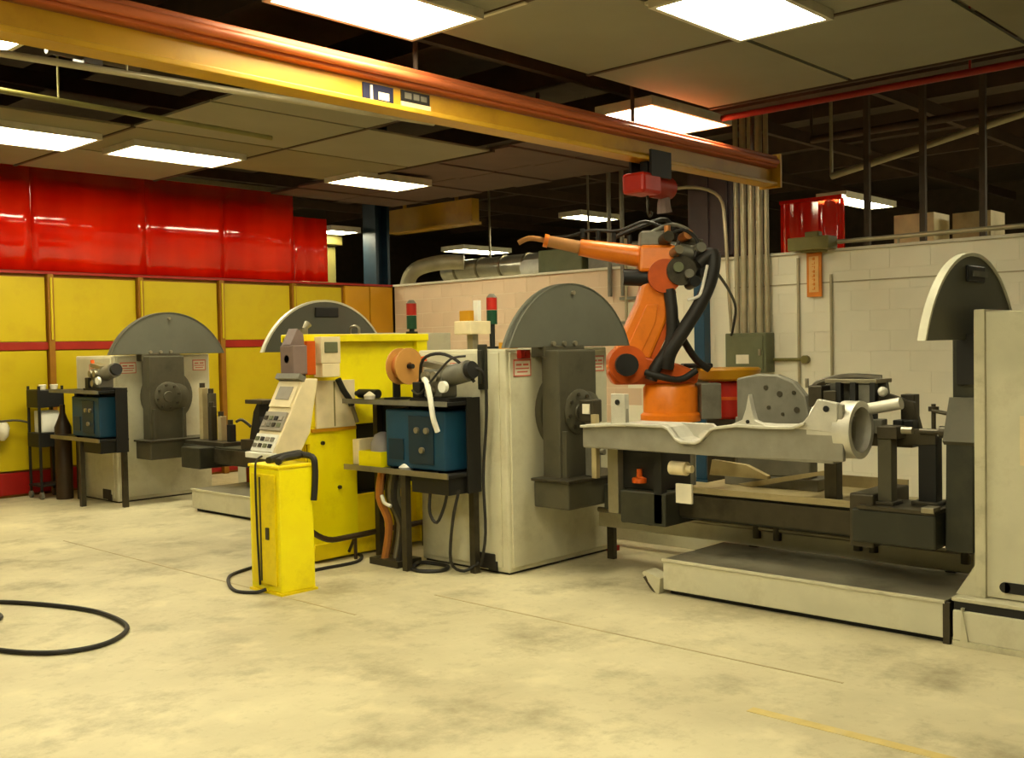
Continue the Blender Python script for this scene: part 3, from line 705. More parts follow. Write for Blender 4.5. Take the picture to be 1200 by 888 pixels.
build('gusset', MB().box(5.522, 5.56, 1.985, 2.0, 0.02, 0.2).prism([(2.0, 0.03), (1.96, 0.03), (1.99, 0.2)], YZ, 5.51, 5.525), 'beige_dirty', pb)
build('skid', MB().box(5.51, 5.56, 0.9, 2.04, 0, 0.03), 'beige_dirty', pb)
tb_ = thing('toe_bracket', 'small bent steel bracket on the floor at the left end of the beige platform', 'bracket', (5.55, 3.95, 0))
build('plate', MB().prism([(3.88, 0.0), (3.90, 0.0), (4.01, 0.12), (3.99, 0.135), (3.87, 0.1)], YZ, 5.50, 5.62), 'beige_dirty', tb_)
build('strut', MB().tube([(5.52, 3.89, 0.01), (5.52, 3.94, 0.02), (5.50, 3.99, 0.10)], 0.012), 'steeldark', tb_)

# ---- rear copies
D = (0, 5.75, 0)
hs2 = dup(hs, D, 'rear beige headstock cabinet with dark green-grey guard, by the yellow wall')
ts2 = dup(ts, (0, 5.75, -0.17), 'rear tailstock whose guard disc shows above the yellow stand', skip=('slot', 'label_plate', 'recess_lip'))
pf2 = dup(pf, D, 'rear low beige platform half hidden behind the yellow pedestal')
pb2 = dup(pb, (0, 5.75, -0.17), 'rear plinth under the rear tailstock, behind the yellow stand')
pb2.scale = (1, 1, 1)
pb2.location.z = 0
ts2.location.z = 0.24
fr2 = dup(fr, D, 'rear dark fixture beam between the rear headstock and tailstock', skip=('tray', 'label_plate', 'bracket', 'red_valve', 'cylinder', 'post', 'head_plate', 'side_bar'))


# ================================================================== YELLOW CONTROL STAND, PEDESTAL, CONSOLE
st = thing('control_stand', 'large yellow steel stand with a dark cut-out holding the welding shelf', 'stand', (5.2, 6.6, 0))
build('left_face', MB().box(4.69, 5.13, 6.45, 6.49, 0.05, 1.02), 'yellow', st, bevel=0.006)
build('upper_face', MB().box(4.69, 5.74, 6.455, 6.49, 1.02, 1.66), 'yellow', st, bevel=0.006)
build('lower_face', MB().box(5.13, 5.74, 6.455, 6.49, 0.12, 0.47), 'yellow2', st, bevel=0.006)
build('right_post', MB().box(5.74, 5.85, 6.40, 6.60, 0.02, 1.72), 'yellow', st, bevel=0.006)
build('left_post', MB().box(4.57, 4.69, 6.44, 6.60, 0.9, 1.70), 'yellow', st, bevel=0.006)
build('top_rail', MB().box(4.57, 5.85, 6.38, 6.62, 1.66, 1.72), 'yellow', st, bevel=0.008)
build('bottom_rail', MB().box(4.69, 5.80, 6.42, 6.52, 0.02, 0.14), 'yellow2', st, bevel=0.006)
build('back_panel', MB().box(4.69, 5.80, 6.60, 6.62, 0.02, 1.62), 'black', st)
build('side_panel', MB().box(4.67, 4.69, 6.49, 6.62, 0.02, 1.66), 'yellow2', st, bevel=0.004)
build('inner_floor', MB().box(5.13, 5.74, 6.49, 6.60, 0.44, 0.47), 'black', st)
build('cream_panel', MB().box(4.74, 5.11, 6.43, 6.452, 1.01, 1.37), 'cream', st, bevel=0.004)
build('panel_seam', MB().box(4.905, 4.915, 6.428, 6.433, 1.02, 1.36), 'olive', st)
build('edge_strip', MB().box(4.70, 5.12, 6.435, 6.452, 0.985, 1.01), 'ochre', st)
build('bolt', MB().cyl((4.95, 6.43, 0.55), (4.95, 6.452, 0.55), 0.015, n=8), 'steeldark', st)
build('bolt', MB().cyl((4.80, 6.43, 0.90), (4.80, 6.452, 0.90), 0.015, n=8), 'steeldark', st)
single('rail_tube', MB().tube([(4.50, 6.40, 0.42), (4.60, 6.36, 0.28), (4.74, 6.33, 0.19), (4.95, 6.33, 0.18), (5.5, 6.33, 0.19), (5.85, 6.33, 0.19)], 0.022).cyl((5.0, 6.33, 0.18), (5.0, 6.41, 0.05), 0.012).cyl((5.0, 6.33, 0.0), (5.0, 6.33, 0.18), 0.014).cyl((5.7, 6.33, 0), (5.7, 6.33, 0.18), 0.014), 'brown',
       'dark brown bent pipe along the bottom of the yellow stand', 'pipe', smooth=True)
tg = thing('torch_holder', 'black welding torch clipped to the cream panel of the yellow stand', 'torch', (5.02, 6.41, 1.25))
build('handle', MB().tube([(4.93, 6.405, 1.38), (4.97, 6.40, 1.30), (5.03, 6.40, 1.22), (5.05, 6.40, 1.17)], 0.024), 'black', tg, smooth=True)
build('nozzle', MB().tube([(5.05, 6.40, 1.17), (5.08, 6.40, 1.10), (5.10, 6.40, 1.04)], 0.016), 'steel', tg, smooth=True)

pe = thing('yellow_pedestal', 'bright yellow box pedestal standing on the floor in front of the yellow stand', 'pedestal', (4.06, 5.92, 0))
build('body', MB().box(3.93, 4.20, 5.75, 6.10, 0.015, 0.83), 'yellow', pe, bevel=0.010)
build('base_plate', MB().box(3.92, 4.21, 5.74, 6.11, 0, 0.016), 'yellow2', pe)
build('door', MB().box(3.918, 3.931, 5.79, 6.06, 0.06, 0.79), 'yellow2', pe, bevel=0.004)
build('latch', MB().box(3.905, 3.919, 5.86, 5.89, 0.36, 0.44), 'steeldark', pe, bevel=0.003)
build('hinge_strip', MB().cyl((3.916, 5.955, 0.08), (3.916, 5.955, 0.77), 0.006, n=8), 'steeldark', pe)
build('top_rim', MB().box(3.925, 4.205, 5.745, 6.105, 0.83, 0.85), 'yellow2', pe, bevel=0.004)
for i, (pts, lab) in enumerate((([(4.18, 5.90, 0.90), (4.20, 5.76, 0.89), (4.205, 5.735, 0.82), (4.20, 5.735, 0.70), (4.19, 5.737, 0.60)], 'black cable loop hanging down the right face of the yellow pedestal'),
                                ([(3.97, 6.0, 0.90), (3.925, 5.99, 0.88), (3.905, 5.985, 0.8), (3.905, 5.98, 0.4), (3.91, 5.97, 0.05)], 'thin dark cable down the left face of the yellow pedestal'))):
    single('hanging_cable', MB().tube(pts, 0.022 if i == 0 else 0.007), 'rubber', lab, 'cable', smooth=True)
single('cable_bundle', MB().tube([(3.96, 5.80, 0.875), (4.05, 5.86, 0.89), (4.16, 5.84, 0.90), (4.22, 5.95, 0.90), (4.12, 6.02, 0.88), (4.0, 5.97, 0.87)], 0.024), 'rubber',
       'coil of dark cable lying on top of the yellow pedestal', 'cable', smooth=True)

cs = thing('operator_console', 'cream sloped operator console with rows of buttons above the yellow pedestal', 'console', (4.35, 6.2, 0.85))
prof = [(4.12, 0.88), (4.34, 0.86), (4.44, 1.02), (4.52, 1.40), (4.40, 1.40)]
build('housing', MB().prism(prof, XZ, 6.10, 6.38), 'cream', cs, bevel=0.008)
sd = Vector((0.28, 0, 0.52)).normalized(); nn = Vector((-0.52, 0, 0.28)).normalized()
p0 = Vector((4.12, 6.24, 0.88))
for k, (a, b, mt) in enumerate(((0.02, 0.16, 'white'), (0.18, 0.33, 'grey'), (0.36, 0.57, 'cream'))):
    c = p0 + sd * (a + b) / 2 + nn * 0.008
    kp = build('key_panel', MB().obox(c, (0, 1, 0), sd, nn, 0.125, (b - a) / 2 - 0.005, 0.008), mt, cs)
    if k < 2:
        for i in range(2):
            for j in range(4):
                q = p0 + sd * (a + 0.045 + 0.05 * i) + nn * 0.02 + Vector((0, -0.09 + 0.06 * j, 0))
                build('button', MB().obox(q, (0, 1, 0), sd, nn, 0.018, 0.014, 0.006), ('black', 'boxgreen', 'steeldark', 'castdark', 'grey')[(i * 3 + j + k) % 5], kp)
    else:
        q = p0 + sd * 0.47 + nn * 0.018
        build('screen', MB().obox(q, (0, 1, 0), sd, nn, 0.08, 0.05, 0.003), 'grey', kp)
build('lower_lip', MB().box(4.09, 4.15, 6.09, 6.39, 0.86, 0.90), 'white', cs, bevel=0.004)
build('brow', MB().obox(p0 + sd * 0.59 + nn * 0.02, (0, 1, 0), sd, nn, 0.14, 0.02, 0.03), 'castdark', cs)
build('support', MB().box(4.22, 4.36, 6.14, 6.34, 0.0, 0.87), 'yellow2', cs, bevel=0.008)

t = thing('pendant_box', 'mauve grey pendant box standing on the sloped console beside the yellow stand', 'box', (4.45, 6.22, 1.40))
build('body', MB().box(4.395, 4.52, 6.22, 6.38, 1.43, 1.64), 'purplegrey', t, bevel=0.01)
build('top_cover', MB().prism([(4.395, 1.64), (4.52, 1.64), (4.51, 1.72), (4.46, 1.76)], XZ, 6.25, 6.36), 'purplegrey', t, bevel=0.004)
build('foot', MB().box(4.41, 4.515, 6.24, 6.36, 1.40, 1.43), 'black', t)
build('dial', MB().cyl((4.395, 6.3, 1.54), (4.402, 6.3, 1.54), 0.03, n=14), 'black', t)
t = thing('junction_case', 'beige switch case with a dark window at the top left corner of the yellow stand', 'box', (4.80, 6.40, 1.40))
build('body', MB().box(4.70, 4.88, 6.30, 6.42, 1.50, 1.70), 'cream', t, bevel=0.006)
build('window', MB().box(4.73, 4.85, 6.292, 6.301, 1.58, 1.66), 'boxgreen', t, bevel=0.004)
build('lower_case', MB().box(4.71, 4.87, 6.30, 6.41, 1.40, 1.50), 'cream', t, bevel=0.004)
build('knob', MB().cyl((4.88, 6.36, 1.60), (4.905, 6.36, 1.60), 0.025, n=12), 'black', t)
single('red_tag', MB().box(4.60, 4.68, 6.34, 6.37, 1.42, 1.67), 'orangedark', 'upright orange red plate beside the beige switch case', 'plate', bevel=0.004)
single('lamp_horn', MB().cyl((4.66, 6.45, 1.72), (4.66, 6.45, 1.76), 0.03).cyl((4.66, 6.45, 1.76), (4.70, 6.45, 1.80), 0.015, 0.03), 'steel', 'tiny steel fitting on top of the yellow stand corner', 'fitting', smooth=True)


# ------------------------------------------------------------------ stack lights
def stack(x, y, z, top, label, post=0.05):
    t = thing('stack_light', label, 'signal light', (x, y, z), 'red and green stack lights')
    build('base', MB().cyl((x, y, z), (x, y, z + 0.02), 0.05, n=14), 'black', t, smooth=True)
    build('pole', MB().cyl((x, y, z + 0.02), (x, y, top - 0.24), 0.022, n=12), 'black', t, smooth=True)
    build('green_lens', MB().cyl((x, y, top - 0.24), (x, y, top - 0.13), 0.042, n=16), 'green', t, smooth=True)
    build('red_lens', MB().cyl((x, y, top - 0.125), (x, y, top - 0.03), 0.042, n=16), 'red', t, smooth=True)
    build('cap', MB().cyl((x, y, top - 0.03), (x, y, top), 0.044, 0.02, n=16), 'castdark', t, smooth=True)


stack(6.0, 5.80, 1.585, 2.02, 'red and green stack light standing on the near beige headstock cabinet')
stack(5.79, 6.52, 1.72, 2.00, 'red and green stack light on the right end of the yellow stand')
t = thing('relay_box', 'cream relay box with upright white switch on top of the near headstock cabinet', 'box', (5.7, 5.75, 1.585))
build('body', MB().box(5.58, 5.80, 5.62, 5.80, 1.70, 1.80), 'cream', t, bevel=0.006)
build('leg', MB().box(5.66, 5.72, 5.68, 5.74, 1.585, 1.70), 'steel', t)
build('switch', MB().box(5.72, 5.76, 5.68, 5.73, 1.80, 1.96), 'white', t, bevel=0.004)
build('plug', MB().box(5.60, 5.66, 5.66, 5.76, 1.80, 1.88), 'ochre', t, bevel=0.004)
single('dark_bracket', MB().box(5.262, 5.288, 5.16, 5.24, 1.30, 1.62).box(5.24, 5.262, 5.18, 5.22, 1.34, 1.58), 'darkgreen', 'dark upright bracket fixed to the left side of the near headstock', 'bracket', bevel=0.006)
single('yellow_clip', MB().box(5.36, 5.46, 5.03, 5.12, 1.585, 1.63).cyl((5.41, 5.07, 1.63), (5.41, 5.07, 1.665), 0.025, n=12), 'ochre', 'small yellow fitting on the near corner of the headstock top', 'fitting')
single('corner_clamp', MB().box(5.40, 5.49, 4.94, 4.984, 1.515, 1.575).cyl((5.445, 4.93, 1.545), (5.445, 4.94, 1.545), 0.025, n=12), 'rail', 'dark red clamp block under the left tip of the near guard disc', 'clamp')


# ------------------------------------------------------------------ welding shelf with its feeder
def make_shelf():
    sh = thing('equipment_shelf', 'black two-tier steel shelf bolted between yellow stand and near headstock', 'shelf', (5.08, 5.75, 0))
    build('top_shelf', MB().box(4.94, 5.26, 5.22, 6.36, 1.20, 1.225), 'black', sh, bevel=0.004)
    build('top_edge', MB().box(4.93, 4.942, 5.22, 6.36, 1.195, 1.23), 'castdark', sh)
    build('lower_shelf', MB().box(4.94, 5.26, 5.22, 6.36, 0.70, 0.725), 'black', sh, bevel=0.004)
    build('lower_edge', MB().box(4.93, 4.942, 5.22, 6.36, 0.695, 0.735), 'steel', sh)
    build('back', MB().box(5.25, 5.262, 5.3, 6.36, 0.60, 1.22), 'black', sh)
    build('apron', MB().box(4.96, 5.24, 5.24, 5.62, 0.58, 0.70), 'black', sh)
    build('end_panel', MB().box(5.12, 5.25, 5.21, 5.222, 0.58, 1.25), 'black', sh)
    for x, y in ((5.22, 5.26), (5.22, 6.3), (4.97, 5.70)): build('leg', MB().box(x - 0.025, x + 0.025, y - 0.025, y + 0.025, 0, 1.20 if x > 5 else 0.70), 'steeldark', sh)
    return sh


def make_supply():
    wp = thing('welding_supply', 'dark blue welding power supply on the black shelf by the near headstock', 'power supply', (5.1, 5.6, 0.726))
    build('case', MB().box(4.98, 5.24, 5.29, 5.92, 0.74, 1.16), 'blue', wp, bevel=0.012)
    build('front_panel', MB().box(4.97, 4.982, 5.40, 5.66, 0.78, 1.12), 'bluedark', wp, bevel=0.004)
    build('vent', MB().box(4.972, 4.982, 5.72, 5.88, 0.80, 0.95), 'bluedark', wp)
    for y, z in ((5.46, 1.02), (5.56, 1.02), (5.51, 0.88)): build('knob', MB().cyl((4.95, y, z), (4.971, y, z), 0.022, n=12), 'steel', wp)
    build('handle', MB().tube([(5.1, 5.5, 1.155), (5.1, 5.52, 1.185), (5.1, 5.76, 1.185), (5.1, 5.78, 1.155)], 0.010), 'black', wp)
    for y in (5.40, 5.88): build('foot', MB().box(5.0, 5.22, y - 0.02, y + 0.02, 0.725, 0.742), 'rubber', wp)
    return wp


def make_feeder():
    wf = thing('wire_feeder', 'grey wire feeder motor on top of the near black shelf', 'wire feeder', (5.1, 5.4, 1.226))
    build('base', MB().box(4.99, 5.22, 5.26, 5.66, 1.226, 1.25), 'black', wf)
    build('gear_block', MB().box(5.02, 5.18, 5.36, 5.54, 1.25, 1.45), 'castdark', wf, bevel=0.012)
    build('motor', MB().cyl((5.1, 5.36, 1.40), (5.1, 5.16, 1.44), 0.075, n=18), 'castdark', wf, smooth=True)
    build('motor_cap', MB().cyl((5.1, 5.16, 1.44), (5.1, 5.12, 1.448), 0.06, n=18), 'black', wf, smooth=True)
    for y, z in ((5.40, 1.40), (5.50, 1.40), (5.45, 1.30)): build('drive_roll', MB().cyl((4.985, y, z), (5.02, y, z), 0.035, n=16), 'steel', wf, smooth=True)
    build('top_arm', MB().obox((5.08, 5.46, 1.475), (0, 1, 0.15), (1, 0, 0), (0, -0.15, 1), 0.11, 0.05, 0.02), 'steel', wf)
    build('spring_knob', MB().cyl((5.06, 5.56, 1.47), (5.06, 5.58, 1.54), 0.02, n=12), 'orangedark', wf, smooth=True)
    build('inlet', MB().cyl((5.1, 5.54, 1.36), (5.1, 5.68, 1.36), 0.02, n=12), 'copper', wf, smooth=True)
    build('clutter_box', MB().box(5.0, 5.1, 5.56, 5.64, 1.25, 1.36), 'black', wf, bevel=0.006)
    build('gauge', MB().cyl((5.0, 5.30, 1.33), (4.97, 5.30, 1.33), 0.04, n=16), 'white', wf, smooth=True)
    return wf


def make_spool():
    sp = thing('wire_spool', 'copper wire spool with tan flanges hanging above the near black shelf', 'spool', (5.12, 5.9, 1.226))
    for y in (5.80, 5.90): build('flange', MB().ring((5.12, y, 1.47), (0, 1, 0), 0.135, 0.03, 0.012, 28), 'kraft', sp, smooth=True)
    build('wire', MB().cyl((5.12, 5.81, 1.47), (5.12, 5.90, 1.47), 0.09, n=24), 'copper', sp, smooth=True)
    build('axle', MB().cyl((5.12, 5.76, 1.47), (5.12, 5.97, 1.47), 0.018, n=12), 'black', sp)
    build('bracket', MB().box(5.09, 5.15, 5.94, 5.96, 1.226, 1.50).box(5.04, 5.20, 5.88, 6.00, 1.226, 1.24), 'black', sp)
    return sp


for k, (pts, lab) in enumerate((([(5.06, 5.62, 1.36), (5.0, 5.52, 1.52), (5.02, 5.36, 1.56), (5.06, 5.22, 1.50), (5.12, 5.13, 1.36)], 'black hose arching over the wire feeder on the near shelf'),
                                ([(5.0, 5.64, 1.30), (4.95, 5.5, 1.28), (4.95, 5.35, 1.40), (5.0, 5.24, 1.52), (5.08, 5.17, 1.54)], 'thin dark lead twisting in front of the near wire feeder'))):
    single('feeder_lead', MB().tube(pts, 0.012 if k == 0 else 0.008), 'rubber', lab, 'cable', smooth=True)
sh = make_shelf(); wp = make_supply(); wf = make_feeder(); sp = make_spool()
single('storage_tray', MB().box(4.98, 5.2, 5.98, 6.24, 0.726, 0.735).box(4.98, 4.99, 5.98, 6.24, 0.735, 0.84).box(5.19, 5.2, 5.98, 6.24, 0.735, 0.84).box(4.99, 5.19, 5.98, 5.99, 0.735, 0.84).box(4.99, 5.19, 6.23, 6.24, 0.735, 0.84), 'yellow',
       'small yellow tray on the lower tier of the black shelf', 'tray')
single('cloth_bag', MB().lathe((5.1, 6.1, 0.737), (0, 0, 1), [(0, 0.08), (0.06, 0.093), (0.16, 0.09), (0.22, 0.06), (0.24, 0.02)], 14), 'bag', 'grey crumpled bag standing in the yellow tray', 'bag', smooth=True)
single('paper_pack', MB().box(5.0, 5.2, 6.26, 6.34, 0.726, 0.92), 'cream', 'cream pack at the left end of the black shelf lower tier', 'pack', bevel=0.01)
single('rag_heap', MB().lathe((5.0, 5.72, 0.726), (0, 0, 1), [(0, 0.05), (0.02, 0.06), (0.04, 0.03), (0.05, 0.01)], 10), 'white', 'small white rag at the front edge of the black shelf lower tier', 'rag', smooth=True)
single('rag_heap', MB().lathe((5.0, 6.12, 1.226), (0, 0, 1), [(0, 0.04), (0.03, 0.045), (0.05, 0.02), (0.06, 0.005)], 10), 'label', 'small pale rag on the top tier of the black shelf', 'rag', smooth=True)
single('tool_roll', MB().cyl((5.1, 6.14, 1.262), (5.1, 6.36, 1.262), 0.035, n=14).cyl((5.1, 6.36, 1.262), (5.1, 6.40, 1.262), 0.02), 'black', 'dark rolled tool pouch at the left end of the shelf top', 'tool roll', smooth=True)
single('gas_hose', MB().tube([(5.08, 5.56, 1.36), (4.99, 5.50, 1.38), (4.94, 5.42, 1.36), (4.925, 5.37, 1.25), (4.92, 5.34, 1.12), (4.95, 5.33, 1.02)], 0.02), 'white', 'thick white hose arching from the wire feeder to the blue supply', 'hose', smooth=True)
for k, (pts, lab) in enumerate((([(5.12, 5.14, 1.46), (5.18, 5.09, 1.40), (5.22, 5.12, 1.1), (5.22, 5.16, 0.7), (5.21, 5.14, 0.3), (5.22, 5.2, 0.06)], 'black cable down the left side of the headstock, nearest the corner'),
                                ([(5.02, 5.20, 0.62), (5.0, 5.25, 0.4), (5.05, 5.33, 0.1), (5.15, 5.3, 0.02), (5.22, 5.22, 0.08)], 'black cable looping from shelf to floor by the headstock foot'),
                                ([(4.98, 5.45, 0.60), (4.96, 5.44, 0.45), (4.97, 5.38, 0.38), (4.99, 5.32, 0.5), (5.0, 5.3, 0.6)], 'short black cable loop hanging below the black shelf'))):
    single('power_cable', MB().tube(pts, 0.011), 'rubber', lab, 'cable', smooth=True)
t = thing('hose_stand', 'tangle of dark hoses and a pale bottle below the black shelf', 'hose rack', (5.1, 5.95, 0))
for k, (x, y, r, mt) in enumerate(((5.02, 6.02, 0.03, 'copper'), (5.1, 5.95, 0.05, 'castdark'), (5.02, 5.86, 0.025, 'rubber'), (5.16, 6.08, 0.03, 'brown'))):
    build('hose', MB().tube([(x, y, 0.70), (x - 0.02, y + 0.01, 0.5), (x + 0.03, y - 0.03, 0.3), (x - 0.01, y - 0.02, 0.03)], r), mt, t, smooth=True)
build('white_clip', MB().tube([(4.98, 5.98, 0.52), (4.97, 5.94, 0.47), (4.98, 5.88, 0.45)], 0.014), 'white', t, smooth=True)
build('base', MB().box(4.96, 5.2, 5.8, 6.12, 0, 0.05), 'steeldark', t, bevel=0.006)

# rear copies of shelf and feeder
D2 = (0, 5.16, 0)
dup(sh, D2, 'black shelf beside the rear headstock in front of the yellow wall')
dup(wp, D2, 'blue grey power supply on the rear black shelf')
dup(wf, D2, 'wire feeder motor on top of the rear black shelf')
ct = thing('tool_cart', 'narrow black wheeled cart with dark bins at the foot of the yellow wall, far left', 'cart', (5.05, 11.9, 0))
for x in (4.92, 5.18):
    for y in (11.76, 12.04):
        build('upright', MB().box(x - 0.012, x + 0.012, y - 0.012, y + 0.012, 0.08, 1.26), 'black', ct)
        build('caster', MB().cyl((x - 0.015, y, 0.04), (x + 0.015, y, 0.04), 0.04, n=14), 'castdark', ct, smooth=True)
for z0, z1 in ((1.02, 1.22), (0.58, 0.74)): build('bin', MB().box(4.90, 5.20, 11.75, 12.05, z0, z1), 'black', ct, bevel=0.01)
build('tray', MB().box(4.90, 5.20, 11.75, 12.05, 0.14, 0.16), 'black', ct)
build('push_handle', MB().tube([(4.92, 12.05, 0.85), (4.80, 12.08, 0.88), (4.62, 12.08, 0.88)], 0.012), 'steeldark', ct, smooth=True)
single('paper_box', MB().box(4.96, 5.16, 11.8, 12.0, 0.74, 0.98), 'white', 'white box between the dark bins of the cart at far left', 'box', bevel=0.008)
for k, (x, y, z) in enumerate(((5.0, 11.85, 1.22), (5.12, 11.83, 1.22))):
    single('parts_cup', MB().lathe((x, y, z), (0, 0, 1), [(0, 0.035), (0.05, 0.045), (0.055, 0.04)], 12), 'label', ('left', 'right')[k] + ' pale cup on the top bin of the black cart', 'cup', smooth=True)
single('hung_rag', MB().lathe((4.66, 12.12, 0.66), (0, 0, 1), [(0, 0.02), (0.05, 0.06), (0.14, 0.075), (0.2, 0.05), (0.215, 0.01)], 12), 'label', 'white rag hanging on the cart handle at the left picture edge', 'rag', smooth=True)
single('gas_bottle', MB().lathe((5.12, 11.63, 0), (0, 0, 1), [(0, 0.09), (0.8, 0.09), (0.9, 0.05), (0.96, 0.03), (1.05, 0.03)], 16), 'brown', 'dark brown gas bottle between the black cart and the rear shelf', 'bottle', smooth=True)

# ------------------------------------------------------------------ floor cables
single('floor_hose', MB().tube([(2.50, 7.2, 0.015), (2.67, 7.01, 0.015), (2.84, 6.65, 0.015), (2.94, 6.25, 0.015), (2.89, 5.80, 0.015), (2.67, 5.56, 0.015), (2.44, 5.56, 0.015), (2.28, 5.72, 0.015), (2.16, 6.02, 0.015), (2.10, 6.3, 0.015)], 0.014, sub=6), 'rubber',
       'black hose loop lying on the bare floor at lower left', 'hose', smooth=True)
single('floor_hose', MB().tube([(2.52, 6.75, 0.016), (2.5, 6.62, 0.016), (2.42, 6.55, 0.016), (2.28, 6.6, 0.016), (2.1, 6.7, 0.016)], 0.013), 'rubber', 'short end of black hose at the left picture edge', 'hose', smooth=True)
single('floor_cable', MB().tube([(4.30, 6.66, 0.012), (4.05, 6.55, 0.012), (3.88, 6.30, 0.012), (3.80, 6.08, 0.012), (3.86, 5.95, 0.012), (3.91, 5.90, 0.03)], 0.012, sub=6), 'rubber',
       'thin black cable curling out from under the left of the yellow pedestal', 'cable', smooth=True)
single('floor_cable', MB().tube([(4.25, 6.0, 0.03), (4.5, 6.2, 0.012), (4.9, 6.20, 0.012), (5.10, 6.42, 0.012), (4.95, 6.6, 0.012), (4.6, 6.62, 0.012)], 0.013, sub=6), 'rubber',
       'black cable lying in a bend in front of the yellow stand', 'cable', smooth=True)
single('floor_cable', MB().tube([(5.15, 5.78, 0.014), (5.0, 5.70, 0.014), (4.98, 5.56, 0.014), (5.08, 5.46, 0.014), (5.2, 5.52, 0.014), (5.22, 5.66, 0.014), (5.12, 5.74, 0.03), (5.0, 5.66, 0.04)], 0.014, sub=6), 'rubber',
       'coiled black cable on the floor at the foot of the headstock', 'cable', smooth=True)

# ================================================================== CAST CHASSIS RAIL AND ITS CLAMPING FIXTURE
wk = thing('chassis_casting', 'long silvery cast aluminium chassis member clamped between the near positioner stocks', 'casting', (5.6, 3.5, 0.9))
prof = [(4.51, 0.91), (4.51, 1.06), (4.27, 1.065), (4.26, 1.27), (4.15, 1.27), (4.14, 1.085), (3.84, 1.085), (3.80, 1.07), (3.74, 1.005), (3.70, 0.99), (3.60, 0.99), (3.56, 1.005), (3.49, 1.075), (3.45, 1.09),
        (3.30, 1.11), (3.26, 1.15), (3.245, 1.20), (3.23, 1.28), (3.215, 1.20), (3.195, 1.14), (3.15, 1.105), (2.94, 1.11), (2.88, 1.135), (2.84, 1.18), (2.79, 1.265), (2.68, 1.245), (2.64, 1.24), (2.64, 0.92), (3.3, 0.905)]
build('side_web', MB().prism(prof, YZ, 5.53, 5.565), 'castweb', wk, bevel=0.006)
top = [(4.51, 1.06), (4.14, 1.085), (3.84, 1.085), (3.80, 1.07), (3.74, 1.005), (3.70, 0.99), (3.60, 0.99), (3.56, 1.005), (3.49, 1.075), (3.45, 1.09), (3.30, 1.11), (3.15, 1.105), (2.94, 1.11), (2.86, 1.14)]
build('tab', MB().box(5.525, 5.57, 4.145, 4.262, 1.06, 1.275), 'cast', wk, bevel=0.004)
build('spike', MB().prism([(3.36, 1.10), (3.275, 1.135), (3.25, 1.20), (3.23, 1.29), (3.21, 1.20), (3.19, 1.135), (3.10, 1.10)], YZ, 5.524, 5.57), 'cast', wk, bevel=0.004)
build('flare', MB().prism([(2.98, 1.10), (2.88, 1.135), (2.84, 1.18), (2.79, 1.268), (2.67, 1.248), (2.67, 1.08)], YZ, 5.524, 5.57), 'cast', wk, bevel=0.004)
build('top_flange', MB().prism(top + [(y, z - 0.018) for y, z in reversed(top)], YZ, 5.50, 5.72), 'cast', wk, bevel=0.004)
build('bottom_flange', MB().box(5.535, 5.66, 2.70, 4.51, 0.905, 0.922), 'castweb', wk, bevel=0.004)
build('bore_shade', MB().cyl((5.68, 2.79, 1.09), (5.68, 2.80, 1.09), 0.129, n=28).cyl((5.68, 2.74, 1.12), (5.68, 2.79, 1.12), 0.05, n=16), 'steeldark', wk, smooth=True)  # dark disc in the end ring stands for the shade inside it
build('inner_web', MB().prism([(4.50, 0.92), (4.50, 1.05), (3.84, 1.07), (3.72, 0.98), (3.58, 0.98), (3.48, 1.06), (2.7, 1.09), (2.7, 0.93)], YZ, 5.70, 5.72), 'cast', wk)
build('end_ring', MB().ring((5.68, 2.70, 1.09), (0, -1, 0), 0.165, 0.13, 0.10, 32), 'cast', wk, smooth=True)
build('end_cone', MB().ring((5.68, 2.86, 1.085), (0, -1, 0), 0.152, 0.125, 0.17, 32), 'cast', wk, smooth=True)
for y, z, r in ((4.205, 1.22, 0.018), (3.235, 1.125, 0.012), (2.735, 1.215, 0.018)):
    build('hole', MB().cyl((5.518, y, z), (5.526, y, z), r, n=14), 'black', wk)
for y in (4.3, 3.66, 3.05): build('cross_tube', MB().cyl((5.72, y, 0.99), (6.02, y, 0.99), 0.05, n=14), 'cast', wk, smooth=True)
build('far_web', MB().prism([(4.4, 0.95), (4.4, 1.06), (3.8, 1.06), (3.7, 0.99), (3.55, 0.99), (3.45, 1.07), (2.95, 1.09), (2.95, 0.95)], YZ, 6.02, 6.05), 'cast', wk, bevel=0.004)
# support towers under / behind the casting (stand on the end arm and frame)
t = thing('support_tower', 'left dark clamp tower carrying the right end of the casting', 'support', (5.68, 2.46, 0.68))
build('post', MB().box(5.66, 5.74, 2.42, 2.50, 0.68, 1.05), 'arm', t, bevel=0.005)
build('foot', MB().box(5.63, 5.77, 2.40, 2.53, 0.68, 0.70), 'steeldark', t, bevel=0.004)
build('head', MB().box(5.64, 5.76, 2.38, 2.495, 1.05, 1.12), 'steeldark', t, bevel=0.006)
build('toggle', MB().cyl((5.66, 2.36, 1.10), (5.66, 2.30, 1.10), 0.02, n=10), 'steel', t)
t = thing('support_tower', 'right dark clamp tower nearest the tailstock arm', 'support', (5.80, 2.27, 0.68))
build('post', MB().box(5.78, 5.87, 2.22, 2.32, 0.68, 1.06), 'black', t, bevel=0.005)
build('foot', MB().box(5.75, 5.90, 2.20, 2.35, 0.68, 0.70), 'steeldark', t, bevel=0.004)
build('cross_plate', MB().prism([(2.48, 1.00), (2.22, 1.02), (2.22, 1.10), (2.36, 1.10), (2.48, 1.06)], YZ, 5.77, 5.80), 'steeldark', t)
build('pin', MB().cyl((5.80, 2.24, 1.08), (5.80, 2.24, 1.24), 0.012, n=10), 'steeldark', t)
build('pin_head', MB().cyl((5.80, 2.24, 1.20), (5.80, 2.24, 1.225), 0.028, n=12), 'steeldark', t)
